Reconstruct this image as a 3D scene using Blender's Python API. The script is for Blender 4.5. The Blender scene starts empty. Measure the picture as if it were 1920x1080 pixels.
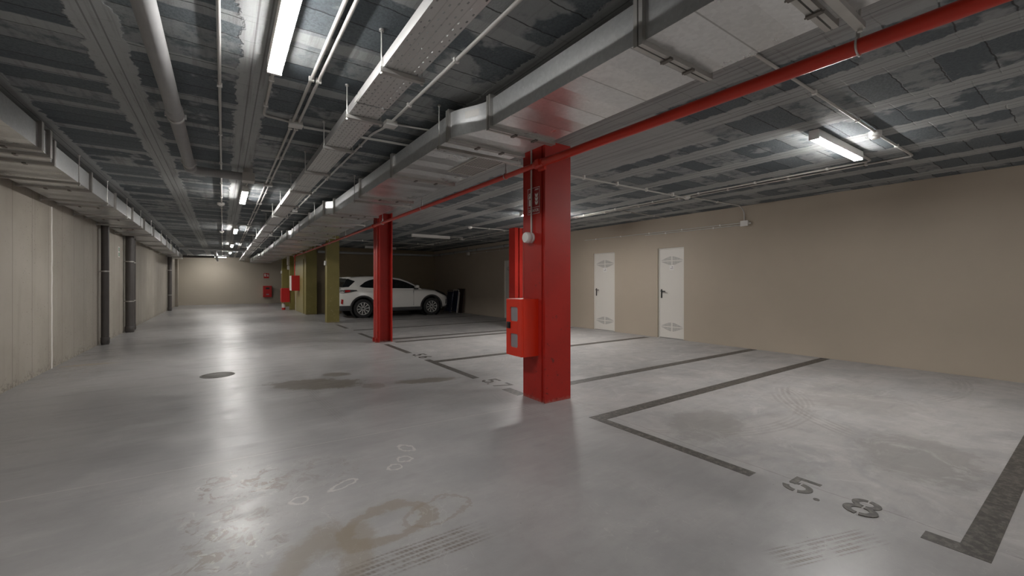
import bpy, bmesh, math, random
from mathutils import Vector, Matrix
random.seed(11)
PI = math.pi
scene = bpy.context.scene
COL = scene.collection

# ------------------------------------------------------------------ helpers
class MB:
    """collects shapes, builds ONE mesh object"""
    def __init__(s): s.bm = bmesh.new(); s.bev = False
    def quad(s, pts):
        s.bm.faces.new([s.bm.verts.new(p) for p in pts]); return s
    def box(s, x0, x1, y0, y1, z0, z1, bev=0.0):
        t = bmesh.new() if bev else s.bm
        v = [t.verts.new((x, y, z)) for z in (z0, z1) for y in (y0, y1) for x in (x0, x1)]
        for f in ((0,2,3,1),(4,5,7,6),(0,1,5,4),(2,6,7,3),(0,4,6,2),(1,3,7,5)):
            t.faces.new([v[i] for i in f])
        if bev:
            s.bev = True
            bmesh.ops.bevel(t, geom=t.edges[:], offset=bev, segments=2, affect='EDGES', profile=0.6)
            s.join(t)
        return s
    def join(s, t):
        mp = {}
        for v in t.verts: mp[v] = s.bm.verts.new(v.co)
        for f in t.faces: s.bm.faces.new([mp[v] for v in f.verts])
        t.free(); return s
    def tube(s, pts, r, n=10, caps=True):
        pts = [Vector(p) for p in pts]
        rings = []
        d0 = (pts[1]-pts[0]).normalized()
        up = Vector((0,0,1)) if abs(d0.z) < .9 else Vector((1,0,0))
        a = d0.cross(up).normalized()
        for i, p in enumerate(pts):
            if i == 0: d = pts[1]-pts[0]
            elif i == len(pts)-1: d = pts[-1]-pts[-2]
            else: d = (pts[i+1]-p).normalized()+(p-pts[i-1]).normalized()
            d.normalize()
            a = (a - d*a.dot(d)).normalized(); b = d.cross(a)
            rr = r[i] if isinstance(r, (list, tuple)) else r
            rings.append([s.bm.verts.new(p+(a*math.cos(2*PI*k/n)+b*math.sin(2*PI*k/n))*rr) for k in range(n)])
        for i in range(len(rings)-1):
            for k in range(n):
                s.bm.faces.new((rings[i][k], rings[i][(k+1)%n], rings[i+1][(k+1)%n], rings[i+1][k]))
        if caps:
            s.bm.faces.new(rings[0]); s.bm.faces.new(rings[-1][::-1])
        return s
    def cyl(s, p0, p1, r, n=16): return s.tube([p0, p1], r, n)
    def lathe(s, prof, origin, axis='Z', n=24, caps=True):
        o = Vector(origin); rings = []
        for (r, h) in prof:
            ring = []
            for k in range(n):
                c, q = math.cos(2*PI*k/n)*r, math.sin(2*PI*k/n)*r
                v = {'Z': Vector((c, q, h)), 'X': Vector((h, c, q)), 'Y': Vector((c, h, q))}[axis]
                ring.append(s.bm.verts.new(o+v))
            rings.append(ring)
        for i in range(len(rings)-1):
            for k in range(n):
                s.bm.faces.new((rings[i][k], rings[i][(k+1)%n], rings[i+1][(k+1)%n], rings[i+1][k]))
        for ring, (r, h) in ((rings[0], prof[0]), (rings[-1], prof[-1])):
            if caps and r > 1e-5: s.bm.faces.new(ring)
        return s
    def prism(s, poly, to3, d0, d1):
        """poly: 2D outline, to3(u, v, d) -> 3D"""
        a = [s.bm.verts.new(to3(u, v, d0)) for u, v in poly]
        b = [s.bm.verts.new(to3(u, v, d1)) for u, v in poly]
        s.bm.faces.new(a); s.bm.faces.new(b[::-1]); n = len(poly)
        for i in range(n): s.bm.faces.new((a[i], a[(i+1)%n], b[(i+1)%n], b[i]))
        return s
    def grid(s, rows):
        vs = [[s.bm.verts.new(p) for p in r] for r in rows]
        for i in range(len(vs)-1):
            for j in range(len(vs[0])-1):
                s.bm.faces.new((vs[i][j], vs[i][j+1], vs[i+1][j+1], vs[i+1][j]))
        return vs
    def build(s, name, m, parent=None, smooth=50):
        bmesh.ops.remove_doubles(s.bm, verts=s.bm.verts[:], dist=1e-5)
        bmesh.ops.recalc_face_normals(s.bm, faces=s.bm.faces[:])
        me = bpy.data.meshes.new(name); s.bm.to_mesh(me); s.bm.free()
        if smooth:
            for p in me.polygons: p.use_smooth = True
            me.set_sharp_from_angle(angle=math.radians(smooth))
        me.materials.append(m)
        o = bpy.data.objects.new(name, me); COL.objects.link(o)
        if s.bev:
            wn = o.modifiers.new('weighted', 'WEIGHTED_NORMAL'); wn.keep_sharp = True; wn.weight = 90
        if parent is not None: parent_to(o, parent)
        return o

ORIGIN = {}
def parent_to(o, parent):
    """meshes are written in world coordinates; keep them where they are"""
    root = parent; off = Vector((0, 0, 0)); rz = 0
    o.parent = parent
    w = ORIGIN.get(parent.name)
    if w is not None:
        o.data.transform(Matrix.Translation(-w)) if o.data else None
        ORIGIN[o.name] = w
def thing(name, label, cat, loc=(0,0,0), group=None, kind=None):
    o = bpy.data.objects.new(name, None); COL.objects.link(o)
    o.empty_display_size = .1
    o.location = loc; ORIGIN[o.name] = Vector(loc)
    return tag(o, label, cat, group, kind)
def tag(o, label, cat=None, group=None, kind=None):
    o['label'] = label
    if cat: o['category'] = cat
    if group: o['group'] = group
    if kind: o['kind'] = kind
    return o
def fillet(pts, r=.05, n=5):
    pts = [Vector(p) for p in pts]; out = [pts[0]]
    for i in range(1, len(pts)-1):
        p = pts[i]; a = pts[i-1]-p; b = pts[i+1]-p
        rr = min(r, a.length*.45, b.length*.45)
        p0 = p+a.normalized()*rr; p1 = p+b.normalized()*rr
        for k in range(n+1):
            t = k/n
            out.append(p0*(1-t)**2+p*2*t*(1-t)+p1*t*t)
    out.append(pts[-1]); return out
ORD = ['first','second','third','fourth','fifth','sixth','seventh','eighth','ninth','tenth','eleventh','twelfth',
       'thirteenth','fourteenth','fifteenth','sixteenth','seventeenth','eighteenth','nineteenth','twentieth']

# ------------------------------------------------------------------ materials
class NB:
    def __init__(s, name):
        s.mat = bpy.data.materials.new(name); s.mat.use_nodes = True
        s.nt = s.mat.node_tree; s.bsdf = s.nt.nodes['Principled BSDF']
        s.pos = s.nt.nodes.new('ShaderNodeNewGeometry').outputs['Position']
    def set(s, sock, v):
        if hasattr(v, 'is_output'): s.nt.links.new(v, sock)
        elif isinstance(v, (tuple, list)) and len(v) == 3 and sock.type == 'RGBA': sock.default_value = (*v, 1)
        else: sock.default_value = v
    def m(s, op, a, b=None, c=None, clamp=False):
        n = s.nt.nodes.new('ShaderNodeMath'); n.operation = op; n.use_clamp = clamp
        for i, v in enumerate((a, b, c)):
            if v is not None: s.set(n.inputs[i], v)
        return n.outputs[0]
    def vm(s, op, a, b=None):
        n = s.nt.nodes.new('ShaderNodeVectorMath'); n.operation = op
        s.set(n.inputs[0], a)
        if b is not None: s.set(n.inputs[1], b)
        return n.outputs[0] if op not in ('LENGTH', 'DISTANCE') else n.outputs['Value']
    def xyz(s, v=None):
        n = s.nt.nodes.new('ShaderNodeSeparateXYZ'); s.set(n.inputs[0], v or s.pos)
        return n.outputs
    def comb(s, x, y, z):
        n = s.nt.nodes.new('ShaderNodeCombineXYZ')
        for i, v in enumerate((x, y, z)): s.set(n.inputs[i], v)
        return n.outputs[0]
    def noise(s, scale, detail=4, rough=.55, vec=None, dist=0):
        n = s.nt.nodes.new('ShaderNodeTexNoise'); s.set(n.inputs['Vector'], vec or s.pos)
        n.inputs['Scale'].default_value = scale; n.inputs['Detail'].default_value = detail
        n.inputs['Roughness'].default_value = rough; n.inputs['Distortion'].default_value = dist
        return n.outputs['Fac']
    def white(s, vec):
        n = s.nt.nodes.new('ShaderNodeTexWhiteNoise'); s.set(n.inputs['Vector'], vec); return n.outputs['Value']
    def voro(s, scale, vec=None, feature='F1'):
        n = s.nt.nodes.new('ShaderNodeTexVoronoi'); n.feature = feature; s.set(n.inputs['Vector'], vec or s.pos)
        n.inputs['Scale'].default_value = scale; return n.outputs
    def mix(s, f, a, b, mode='MIX'):
        n = s.nt.nodes.new('ShaderNodeMix'); n.data_type = 'RGBA'; n.blend_type = mode
        s.set(n.inputs['Factor'], f); s.set(n.inputs['A'], a) if False else None
        s.set(n.inputs[6], a); s.set(n.inputs[7], b)
        return n.outputs[2]
    def ramp(s, v, a, b):
        """smooth 0..1 as v goes a..b"""
        n = s.nt.nodes.new('ShaderNodeMapRange'); n.interpolation_type = 'SMOOTHSTEP'
        s.set(n.inputs[0], v); n.inputs[1].default_value = a; n.inputs[2].default_value = b
        return n.outputs[0]
    def bump(s, h, strength=.3, dist=.01, normal=None):
        n = s.nt.nodes.new('ShaderNodeBump'); n.inputs['Strength'].default_value = strength
        n.inputs['Distance'].default_value = dist; s.set(n.inputs['Height'], h)
        if normal: s.set(n.inputs['Normal'], normal)
        return n.outputs[0]
    def out(s, color, rough=.6, metal=0.0, normal=None, spec=None, alpha=None):
        s.set(s.bsdf.inputs['Base Color'], color); s.set(s.bsdf.inputs['Roughness'], rough)
        s.set(s.bsdf.inputs['Metallic'], metal)
        if normal: s.set(s.bsdf.inputs['Normal'], normal)
        if spec is not None: s.set(s.bsdf.inputs['Specular IOR Level'], spec)
        if alpha is not None: s.set(s.bsdf.inputs['Alpha'], alpha)
        return s.mat
    def ellipse(s, cx, cy, rx, ry, rot, jit, edge=.25):
        """soft-edged, noise-frayed ellipse mask on the floor plane"""
        x, y, _ = s.xyz()
        dx = s.m('SUBTRACT', x, cx); dy = s.m('SUBTRACT', y, cy)
        c, q = math.cos(rot), math.sin(rot)
        u = s.m('DIVIDE', s.m('ADD', s.m('MULTIPLY', dx, c), s.m('MULTIPLY', dy, q)), rx)
        v = s.m('DIVIDE', s.m('SUBTRACT', s.m('MULTIPLY', dy, c), s.m('MULTIPLY', dx, q)), ry)
        d = s.m('SQRT', s.m('ADD', s.m('MULTIPLY', u, u), s.m('MULTIPLY', v, v)))
        d = s.m('ADD', d, s.m('MULTIPLY', s.m('SUBTRACT', jit, .5), 1.6))
        return d

def plain(name, col, rough=.5, metal=0.0, var=.08, scale=6, bump=0.0, bscale=60, spec=None):
    b = NB(name)
    n = b.noise(scale, 5)
    f = b.m('MULTIPLY_ADD', n, 2*var, 1-var)
    c = b.mix(1.0, col, b.comb(f, f, f), 'MULTIPLY')
    nor = b.bump(b.noise(bscale, 3), bump, .004) if bump else None
    return b.out(c, rough, metal, nor, spec)

def make_floor():
    b = NB('polished_concrete'); x, y, z = b.xyz()
    n1 = b.noise(.55, 6, .6); n2 = b.noise(2.2, 6, .55); n3 = b.noise(26, 6, .7)
    jit = b.noise(5.5, 7, .7)
    c = b.mix(b.ramp(n1, .35, .68), (.270, .263, .264), (.340, .330, .328))
    c = b.mix(b.m('MULTIPLY', b.ramp(n2, .35, .8), .3), c, (.40, .388, .378))
    c = b.mix(b.m('MULTIPLY', b.ramp(n3, .5, .8), .12), c, (.20, .19, .18))
    n4 = b.noise(5.5, 8, .7); n5 = b.noise(1.0, 7, .7, vec=b.vm('MULTIPLY', b.pos, (3.0, 10.0, 1)))
    c = b.mix(b.m('MULTIPLY', b.ramp(n4, .42, .68), .22), c, (.21, .20, .193))
    c = b.mix(b.m('MULTIPLY', b.ramp(n5, .52, .74), .22), c, (.43, .42, .41))
    # dusty, paler and matter parking bays
    bay = b.ramp(b.m('ADD', x, b.m('MULTIPLY', b.m('SUBTRACT', n2, .5), .5)), 2.75, 3.0)
    dust = b.noise(1.7, 8, .68, dist=1.2)
    c = b.mix(b.m('MULTIPLY', bay, b.ramp(dust, .36, .66)), c, (.372, .354, .344))
    # stretched lateral wipe marks
    sm = b.noise(1.0, 6, .65, vec=b.vm('MULTIPLY', b.pos, (1.1, 6.5, 1)))
    c = b.mix(b.m('MULTIPLY', b.ramp(sm, .46, .80), .14), c, (.20, .192, .186))
    sm2 = b.noise(1.0, 6, .6, vec=b.vm('MULTIPLY', b.pos, (1.7, 9.0, 1)))
    c = b.mix(b.m('MULTIPLY', b.ramp(sm2, .50, .8), .25), c, (.42, .41, .395))
    # stains: centre, radii, rotation, colour, strength
    ST = [(.95, 5.6, .62, .30, -.55, (.125,.105,.08), .75), (1.28, 6.03, .2, .13, -.6, (.13,.11,.085), .6),
          (2.15, 5.0, .42, .14, -.25, (.14,.12,.095), .75), (1.5, 5.1, .14, .16, 0, (.14,.12,.095), .5),
          (-.55, 10.6, .5, .35, 0, (.2,.19,.18), .5),
          (3.5, 2.06, .5, .3, .3, (.2,.185,.17), .45), (4.1, .8, .6, .35, .2, (.2,.185,.17), .45),
          (5.6, 1.6, .7, .5, .4, (.22,.205,.19), .35), (-1.7, 8.9, .35, .08, 0, (.36,.27,.15), .6)]
    for (cx, cy, rx, ry, rot, colr, k) in ST:
        d = b.ellipse(cx, cy, rx, ry, rot, jit)
        c = b.mix(b.m('MULTIPLY', b.ramp(d, 1.02, .8), k), c, colr)
    # ring-shaped coffee coloured tide mark
    for (cx, cy, rx, ry, rot, w, k) in [(.70, 2.16, .24, .17, .2, .30, .55), (.98, 2.12, .2, .13, .3, .12, .4), (.36, 1.98, .16, .26, -.5, .6, .5)]:
        d = b.ellipse(cx, cy, rx, ry, rot, jit)
        rg = b.ramp(b.m('ABSOLUTE', b.m('SUBTRACT', d, .9)), w, w*.45)
        c = b.mix(b.m('MULTIPLY', rg, k), c, (.215, .172, .125))
    # pale flaked coating spots
    for (cx, cy, rx, ry, rot) in [(1.14, 3.05, .05, .09, .3), (1.06, 2.86, .05, .06, .5), (.96, 2.78, .05, .05, 0), (.62, 2.72, .10, .04, .4), (.36, 2.66, .05, .05, .4)]:
        d = b.ellipse(cx, cy, rx, ry, rot, b.noise(14, 5, .7))
        rg = b.ramp(b.m('ABSOLUTE', b.m('SUBTRACT', d, .85)), .2, .1)
        c = b.mix(b.m('MULTIPLY', rg, .6), c, (.55, .53, .5))
    # flaked, scuffed patches of worn coating
    fk1 = b.noise(9, 7, .68, dist=1.0); fk2 = b.noise(12, 7, .7, vec=b.vm('ADD', b.pos, (4, 2, 0)), dist=.8)
    for (cx, cy, rx, ry, rot, k) in [(.08, 3.1, .26, .34, .2, 1.0), (.02, 2.5, .26, .5, .1, .8), (.45, 3.0, .4, .35, 0, .35), (-1.75, 9.2, .5, 2.2, 0, .5)]:
        e_ = b.m('MULTIPLY', b.ramp(b.ellipse(cx, cy, rx, ry, rot, jit), 1.1, .5), k)
        c = b.mix(b.m('MULTIPLY', e_, b.m('MULTIPLY', b.ramp(fk1, .53, .58), .75)), c, (.175, .142, .105))
        c = b.mix(b.m('MULTIPLY', e_, b.m('MULTIPLY', b.ramp(fk2, .57, .61), .55)), c, (.50, .48, .455))
        c = b.mix(b.m('MULTIPLY', e_, b.m('MULTIPLY', b.ramp(fk2, .44, .40), .4)), c, (.21, .198, .188))
    # tyre prints: straight strips of tread, (x0,y0)->(x1,y1)
    for (x0, y0, x1, y1, w, k) in [(.45, 1.84, 1.06, 1.82, .16, .75), (2.08, .86, 2.62, .68, .13, .85), (.9, 3.9, .8, 6.2, .12, .22), (5.6, 1.0, 6.9, 2.1, .12, .25), (3.6, 2.0, 5.2, 1.6, .12, .22)]:
        L = math.hypot(x1-x0, y1-y0); ux, uy = (x1-x0)/L, (y1-y0)/L
        dx = b.m('SUBTRACT', x, x0); dy = b.m('SUBTRACT', y, y0)
        a = b.m('ADD', b.m('MULTIPLY', dx, ux), b.m('MULTIPLY', dy, uy))
        p = b.m('SUBTRACT', b.m('MULTIPLY', dy, ux), b.m('MULTIPLY', dx, uy))
        inw = b.ramp(b.m('ABSOLUTE', p), w*.55, w*.45)
        ina = b.m('MULTIPLY', b.ramp(a, -.08, .1), b.ramp(a, L+.08, L-.1))
        rib = b.ramp(b.m('PINGPONG', p, w/10), w*.025, w*.06)
        saw = b.ramp(b.m('PINGPONG', b.m('ADD', a, b.m('MULTIPLY', p, .5)), .011), .002, .006)
        msk = b.m('MULTIPLY', b.m('MULTIPLY', inw, ina), b.m('MULTIPLY', rib, b.m('MULTIPLY_ADD', saw, .5, .5)))
        msk = b.m('MULTIPLY', b.m('MULTIPLY', msk, b.ramp(jit, .36, .56)), k)
        c = b.mix(msk, c, (.125, .10, .078))
    # curved tyre marks swung into the bay: circle centre, radius
    for (cx, cy, R, w, a0, k) in [(6.2, .2, 2.2, .22, 0, .45), (6.9, 3.6, 2.6, .2, 0, .3), (4.2, 3.4, 1.75, .18, 0, .3), (1.2, 7.5, 3.2, .2, 0, .15)]:
        d = b.vm('DISTANCE', b.comb(x, y, 0), (cx, cy, 0))
        q = b.m('SUBTRACT', d, R)
        msk = b.m('MULTIPLY', b.ramp(b.m('ABSOLUTE', q), w*.55, w*.4), b.ramp(b.m('PINGPONG', q, w/8), w*.03, w*.08))
        msk = b.m('MULTIPLY', b.m('MULTIPLY', msk, b.ramp(dust, .44, .6)), k)
        c = b.mix(msk, c, (.19, .175, .16))
    # saw-cut joints
    jl = b.m('SUBTRACT', y, b.m('MULTIPLY_ADD', x, -.06, 3.55))
    j1 = b.ramp(b.m('ABSOLUTE', b.m('ADD', jl, b.m('MULTIPLY', b.m('SUBTRACT', n3, .5), .02))), .008, .003)
    j1 = b.m('MULTIPLY', j1, b.ramp(x, 2.55, 2.4))
    j2 = b.m('MULTIPLY', b.ramp(b.m('ABSOLUTE', b.m('SUBTRACT', x, b.m('MULTIPLY_ADD', b.noise(1.3, 3), .12, 2.92))), .006, .002), b.ramp(y, 6, 1.5))
    c = b.mix(b.m('MULTIPLY', j1, .45), c, (.5, .48, .45))
    c = b.mix(b.m('MULTIPLY', j2, .5), c, (.14, .13, .12))
    c = b.mix(b.m('MULTIPLY', bay, b.m('MULTIPLY', b.ramp(n4, .45, .7), .25)), c, (.26, .245, .235))
    sc2 = b.noise(2.6, 9, .74, vec=b.vm('ADD', b.pos, (11, 3, 0)), dist=1.0)
    c = b.mix(b.m('MULTIPLY', bay, b.m('MULTIPLY', b.ramp(sc2, .52, .66), .5)), c, (.47, .455, .445))
    c = b.mix(b.m('MULTIPLY', bay, b.m('MULTIPLY', b.ramp(sc2, .46, .34), .45)), c, (.25, .237, .228))
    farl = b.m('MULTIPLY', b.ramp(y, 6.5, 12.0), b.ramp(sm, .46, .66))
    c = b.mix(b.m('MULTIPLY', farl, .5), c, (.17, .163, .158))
    # hairline scratches
    wv = b.noise(2.2, 3, .5, dist=2.5)
    sc = b.m('MULTIPLY', b.ramp(b.m('ABSOLUTE', b.m('SUBTRACT', wv, .5)), .004, .001), b.ramp(n1, .45, .6))
    c = b.mix(b.m('MULTIPLY', sc, .35), c, (.5, .48, .46))
    # dark specks
    vs = b.voro(9)[0]
    c = b.mix(b.m('MULTIPLY', b.ramp(vs, .035, .018), .7), c, (.08, .075, .07))
    rough = b.m('ADD', b.m('MULTIPLY_ADD', b.ramp(n2, .35, .7), .10, .31), b.m('MULTIPLY', bay, .14))
    rough = b.m('ADD', rough, b.m('MULTIPLY', b.ramp(sm, .5, .7), .1))
    nor = b.bump(b.noise(2.5, 5, .6), .06, .01); nor = b.bump(n3, .05, .004, nor)
    return b.out(c, rough, 0, nor, .5)

def make_ceiling():
    b = NB('block_and_joist_ceiling'); x, y, z = b.xyz()
    nz = b.noise(7, 5, .65); nzf = b.noise(28, 5, .7); big = b.noise(.9, 4)
    jx = b.m('MULTIPLY', b.m('SUBTRACT', nz, .5), .16); jy = b.m('MULTIPLY', b.m('SUBTRACT', b.noise(6, 4, .6, vec=b.vm('ADD', b.pos, (7, 3, 1))), .5), .045)
    xx = b.m('ADD', x, jx); yy = b.m('ADD', y, jy)
    right = b.m('GREATER_THAN', x, 2.6)
    # corridor side: beams along y at x = -.60, .19 ...; joists across every .70
    bl = b.ramp(b.m('PINGPONG', b.m('ADD', xx, .6), .395), .115, .10)
    cl = b.ramp(b.m('PINGPONG', b.m('SUBTRACT', yy, 4.18), .35), .068, .055)
    rowl = b.m('FLOOR', b.m('DIVIDE', b.m('ADD', xx, .6), .79))
    # bay side: joists along y every .82
    br = b.ramp(b.m('PINGPONG', b.m('SUBTRACT', xx, 4.5), .41), .145, .13)
    rowr = b.m('ADD', b.m('FLOOR', b.m('DIVIDE', b.m('SUBTRACT', xx, 4.5), .82)), 40)
    row = b.m('ADD', b.m('MULTIPLY', rowl, b.m('SUBTRACT', 1, right)), b.m('MULTIPLY', rowr, right))
    bandr = b.m('MULTIPLY', br, right); bandl = b.m('MULTIPLY', bl, b.m('SUBTRACT', 1, right))
    crossl = b.m('MULTIPLY', cl, b.m('SUBTRACT', 1, right))
    # blocks
    pitch = .23
    yo = b.m('ADD', yy, b.m('MULTIPLY', row, .083))
    bid = b.m('FLOOR', b.m('DIVIDE', yo, pitch))
    rnd = b.white(b.comb(row, bid, 3)); rnd2 = b.white(b.comb(row, bid, 9))
    seam = b.ramp(b.m('PINGPONG', yo, pitch/2), .006, .002)
    rough_n = b.noise(60, 4, .7)
    blk = b.mix(rnd, (.100, .119, .133), (.170, .192, .206))
    blk = b.mix(b.m('MULTIPLY', b.ramp(rough_n, .42, .6), .5), blk, (.068, .080, .090))
    smear = b.m('MULTIPLY', b.m('GREATER_THAN', rnd2, .72), b.ramp(nz, .35, .55))
    patch = b.ramp(b.noise(1.6, 5, .6, vec=b.vm('ADD', b.pos, (3, 9, 0))), .56, .62)
    smear = b.m('MAXIMUM', b.m('MULTIPLY', smear, .55), b.m('MULTIPLY', patch, .75))
    con = b.mix(big, (.29, .305, .31), (.45, .46, .455))
    con = b.mix(b.m('MULTIPLY', b.ramp(nzf, .55, .75), .35), con, (.19, .19, .185))
    # board marks along y in the concrete
    bd = b.noise(1, 5, .6, vec=b.vm('MULTIPLY', b.pos, (22, .8, 1)))
    con = b.mix(b.m('MULTIPLY', b.ramp(bd, .5, .64), .5), con, (.20, .196, .19))
    c = b.mix(smear, blk, con)
    c = b.mix(b.m('MULTIPLY', crossl, .8), c, con)
    c = b.mix(b.m('MULTIPLY', seam, .8), c, (.035, .035, .035))
    # solid slab around each column (pitch 5.25) and along the column line
    dy = b.m('PINGPONG', b.m('SUBTRACT', yy, 3.5), 2.63)
    sol = b.m('MULTIPLY', b.ramp(b.m('ABSOLUTE', b.m('SUBTRACT', xx, 3.15)), 1.0, .96), b.ramp(dy, 1.25, 1.21))
    sol = b.m('MAXIMUM', sol, b.ramp(b.m('ABSOLUTE', b.m('SUBTRACT', xx, 2.75)), .36, .33))
    edge = b.ramp(xx, -1.72, -1.76)
    band = b.m('MAXIMUM', b.m('MAXIMUM', bandl, bandr), b.m('MAXIMUM', sol, edge))
    c = b.mix(band, c, con)
    # joint line down the middle of the corridor beams
    ml = b.m('MULTIPLY', b.ramp(b.m('ABSOLUTE', b.m('SUBTRACT', b.m('PINGPONG', b.m('ADD', x, .6), .395), .03)), .006, .003), b.m('SUBTRACT', 1, right))
    mr = b.m('MULTIPLY', b.ramp(b.m('ABSOLUTE', b.m('SUBTRACT', b.m('PINGPONG', b.m('SUBTRACT', x, 4.5), .41), .05)), .006, .003), right)
    c = b.mix(b.m('MULTIPLY', b.m('MAXIMUM', ml, mr), .6), c, (.10, .10, .097))
    # white efflorescence crumbs along edges
    cr = b.m('MULTIPLY', b.ramp(b.noise(9, 3), .6, .68), b.ramp(b.noise(45, 3), .6, .68))
    c = b.mix(b.m('MULTIPLY', cr, .5), c, (.30, .30, .29))
    h = b.m('ADD', b.m('MULTIPLY', band, 1.0), b.m('MULTIPLY', crossl, .3))
    h = b.m('SUBTRACT', h, b.m('MULTIPLY', seam, .7))
    h = b.m('ADD', h, b.m('MULTIPLY', b.m('MULTIPLY', rough_n, b.m('SUBTRACT', 1, band)), .35))
    h = b.m('ADD', h, b.m('MULTIPLY', nzf, .15))
    nor = b.bump(h, .6, .012)
    return b.out(c, .78, 0, nor, .3)

def make_left_wall():
    b = NB('fair_faced_concrete'); x, y, z = b.xyz()
    n1 = b.noise(.8, 6, .6); n2 = b.noise(5, 7, .65)
    c = b.mix(b.ramp(n1, .3, .7), (.36, .325, .275), (.44, .405, .35))
    st = b.noise(1, 5, .6, vec=b.vm('MULTIPLY', b.pos, (1, 4, .35)))
    c = b.mix(b.m('MULTIPLY', b.ramp(st, .52, .72), .4), c, (.27, .24, .20))
    c = b.mix(b.m('MULTIPLY', b.ramp(n2, .6, .75), .3), c, (.25, .225, .19))
    pid = b.m('FLOOR', b.m('DIVIDE', y, .62))
    c = b.mix(b.m('MULTIPLY', b.white(b.comb(pid, 2, 0)), .18), c, (.28, .25, .215))
    seam = b.ramp(b.m('PINGPONG', b.m('ADD', y, b.m('MULTIPLY', n2, .015)), .31), .010, .004)
    c = b.mix(b.m('MULTIPLY', seam, .6), c, (.17, .15, .12))
    pit = b.m('MULTIPLY', b.ramp(b.voro(19)[0], .16, .09), b.ramp(b.noise(1.1, 4, .6, vec=b.vm('ADD', b.pos, (2, 5, 3))), .46, .58))
    c = b.mix(b.m('MULTIPLY', pit, .8), c, (.12, .105, .085))
    spl = b.m('MULTIPLY', b.ramp(b.m('ADD', z, b.m('MULTIPLY', n2, .45)), .34, .24), b.ramp(b.noise(22, 4, .7), .45, .6))
    c = b.mix(b.m('MULTIPLY', spl, .65), c, (.15, .135, .11))
    nor = b.bump(b.m('SUBTRACT', b.m('SUBTRACT', n2, b.m('MULTIPLY', seam, .6)), pit), .35, .01)
    return b.out(c, .72, 0, nor, .3)

def make_paint(name, a, c2):
    b = NB(name); x, y, z = b.xyz()
    n1 = b.noise(.5, 5, .6); n2 = b.noise(35, 4, .6)
    c = b.mix(b.ramp(n1, .3, .7), a, c2)
    sc = b.m('MULTIPLY', b.ramp(b.m('ADD', z, b.m('MULTIPLY', b.noise(4, 5), .5)), .33, .2), b.ramp(b.noise(11, 5), .5, .68))
    c = b.mix(b.m('MULTIPLY', sc, .35), c, (.38, .34, .29))
    return b.out(c, .6, 0, b.bump(n2, .12, .004), .35)

def make_galv(name, base, rough, rib=0):
    b = NB(name); x, y, z = b.xyz()
    v = b.voro(55)
    n = b.noise(2.5, 5, .65)
    n.node
    g = b.m('MULTIPLY_ADD', b.white(b.vm('MULTIPLY', v['Position'], (1, 1, 1))), .22, .80)
    g = b.m('MULTIPLY_ADD', g, .45, .55)
    c = b.mix(1.0, base, b.comb(g, g, g), 'MULTIPLY')
    c = b.mix(b.m('MULTIPLY', b.ramp(n, .5, .75), .25), c, (base[0]*.55, base[1]*.55, base[2]*.55))
    sm = b.m('MULTIPLY', b.ramp(b.noise(1, 5, .7, vec=b.vm('MULTIPLY', b.pos, (6, 6, 1.6)), dist=1.5), .62, .7), .55)
    c = b.mix(sm, c, (.78, .78, .77))
    h = b.noise(3, 3)
    if rib:
        pp = b.m('PINGPONG', y, .17)
        h = b.m('ADD', b.m('MULTIPLY', h, .4), b.m('MULTIPLY', b.m('MULTIPLY', pp, 5), 1.0))
        sl = b.ramp(pp, .006, .002)
        c = b.mix(b.m('MULTIPLY', sl, .6), c, (.22, .22, .215))
        nor = b.bump(h, 1.0, .009)
    else: nor = b.bump(h, .12, .02)
    r = b.m('MULTIPLY_ADD', n, .2, rough-.1)
    return b.out(c, r, .82, nor)

def make_column_paint(name, col, chip):
    b = NB(name); x, y, z = b.xyz()
    n = b.noise(2.2, 6, .6); n2 = b.noise(30, 5, .7)
    c = b.mix(b.ramp(n, .3, .7), (col[0]*.86, col[1]*.86, col[2]*.86), col)
    ch = b.m('MULTIPLY', b.ramp(b.noise(15, 5, .72), .61, .65), b.ramp(z, 2.4, .1))
    c = b.mix(b.m('MULTIPLY', ch, .8), c, chip)
    lo = b.m('MULTIPLY', b.ramp(b.m('ADD', z, b.m('MULTIPLY', n2, .12)), .10, .05), .5)
    c = b.mix(lo, c, (.30, .22, .19))
    return b.out(c, .5, 0, b.bump(b.noise(18, 4), .12, .004), .32)

def make_tray():
    b = NB('perforated_galvanised_tray'); x, y, z = b.xyz()
    c = b.mix(b.noise(9, 4), (.62, .62, .61), (.74, .735, .72))
    col = b.m('DIVIDE', b.m('SUBTRACT', x, .765), .0303)
    cf = b.m('FRACT', col); ci = b.m('FLOOR', col)
    rr = b.m('ADD', b.m('DIVIDE', y, .062), b.m('MULTIPLY', ci, .5)); rf = b.m('FRACT', rr)
    hole = b.m('MULTIPLY', b.m('LESS_THAN', b.m('ABSOLUTE', b.m('SUBTRACT', cf, .5)), .14), b.m('LESS_THAN', b.m('ABSOLUTE', b.m('SUBTRACT', rf, .5)), .14))
    hole = b.m('MULTIPLY', hole, b.m('GREATER_THAN', b.white(b.comb(ci, b.m('FLOOR', b.m('DIVIDE', rr, 1.0)), 4)), .12))
    rb = b.ramp(b.m('PINGPONG', b.m('SUBTRACT', x, .765), .0265), .004, .001)
    c = b.mix(b.m('MULTIPLY', rb, .4), c, (.3, .3, .3))
    nor = b.bump(b.m('PINGPONG', b.m('SUBTRACT', x, .765), .0265), .3, .05)
    return b.out(c, .38, .75, nor, None, b.m('SUBTRACT', 1, hole))

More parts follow.
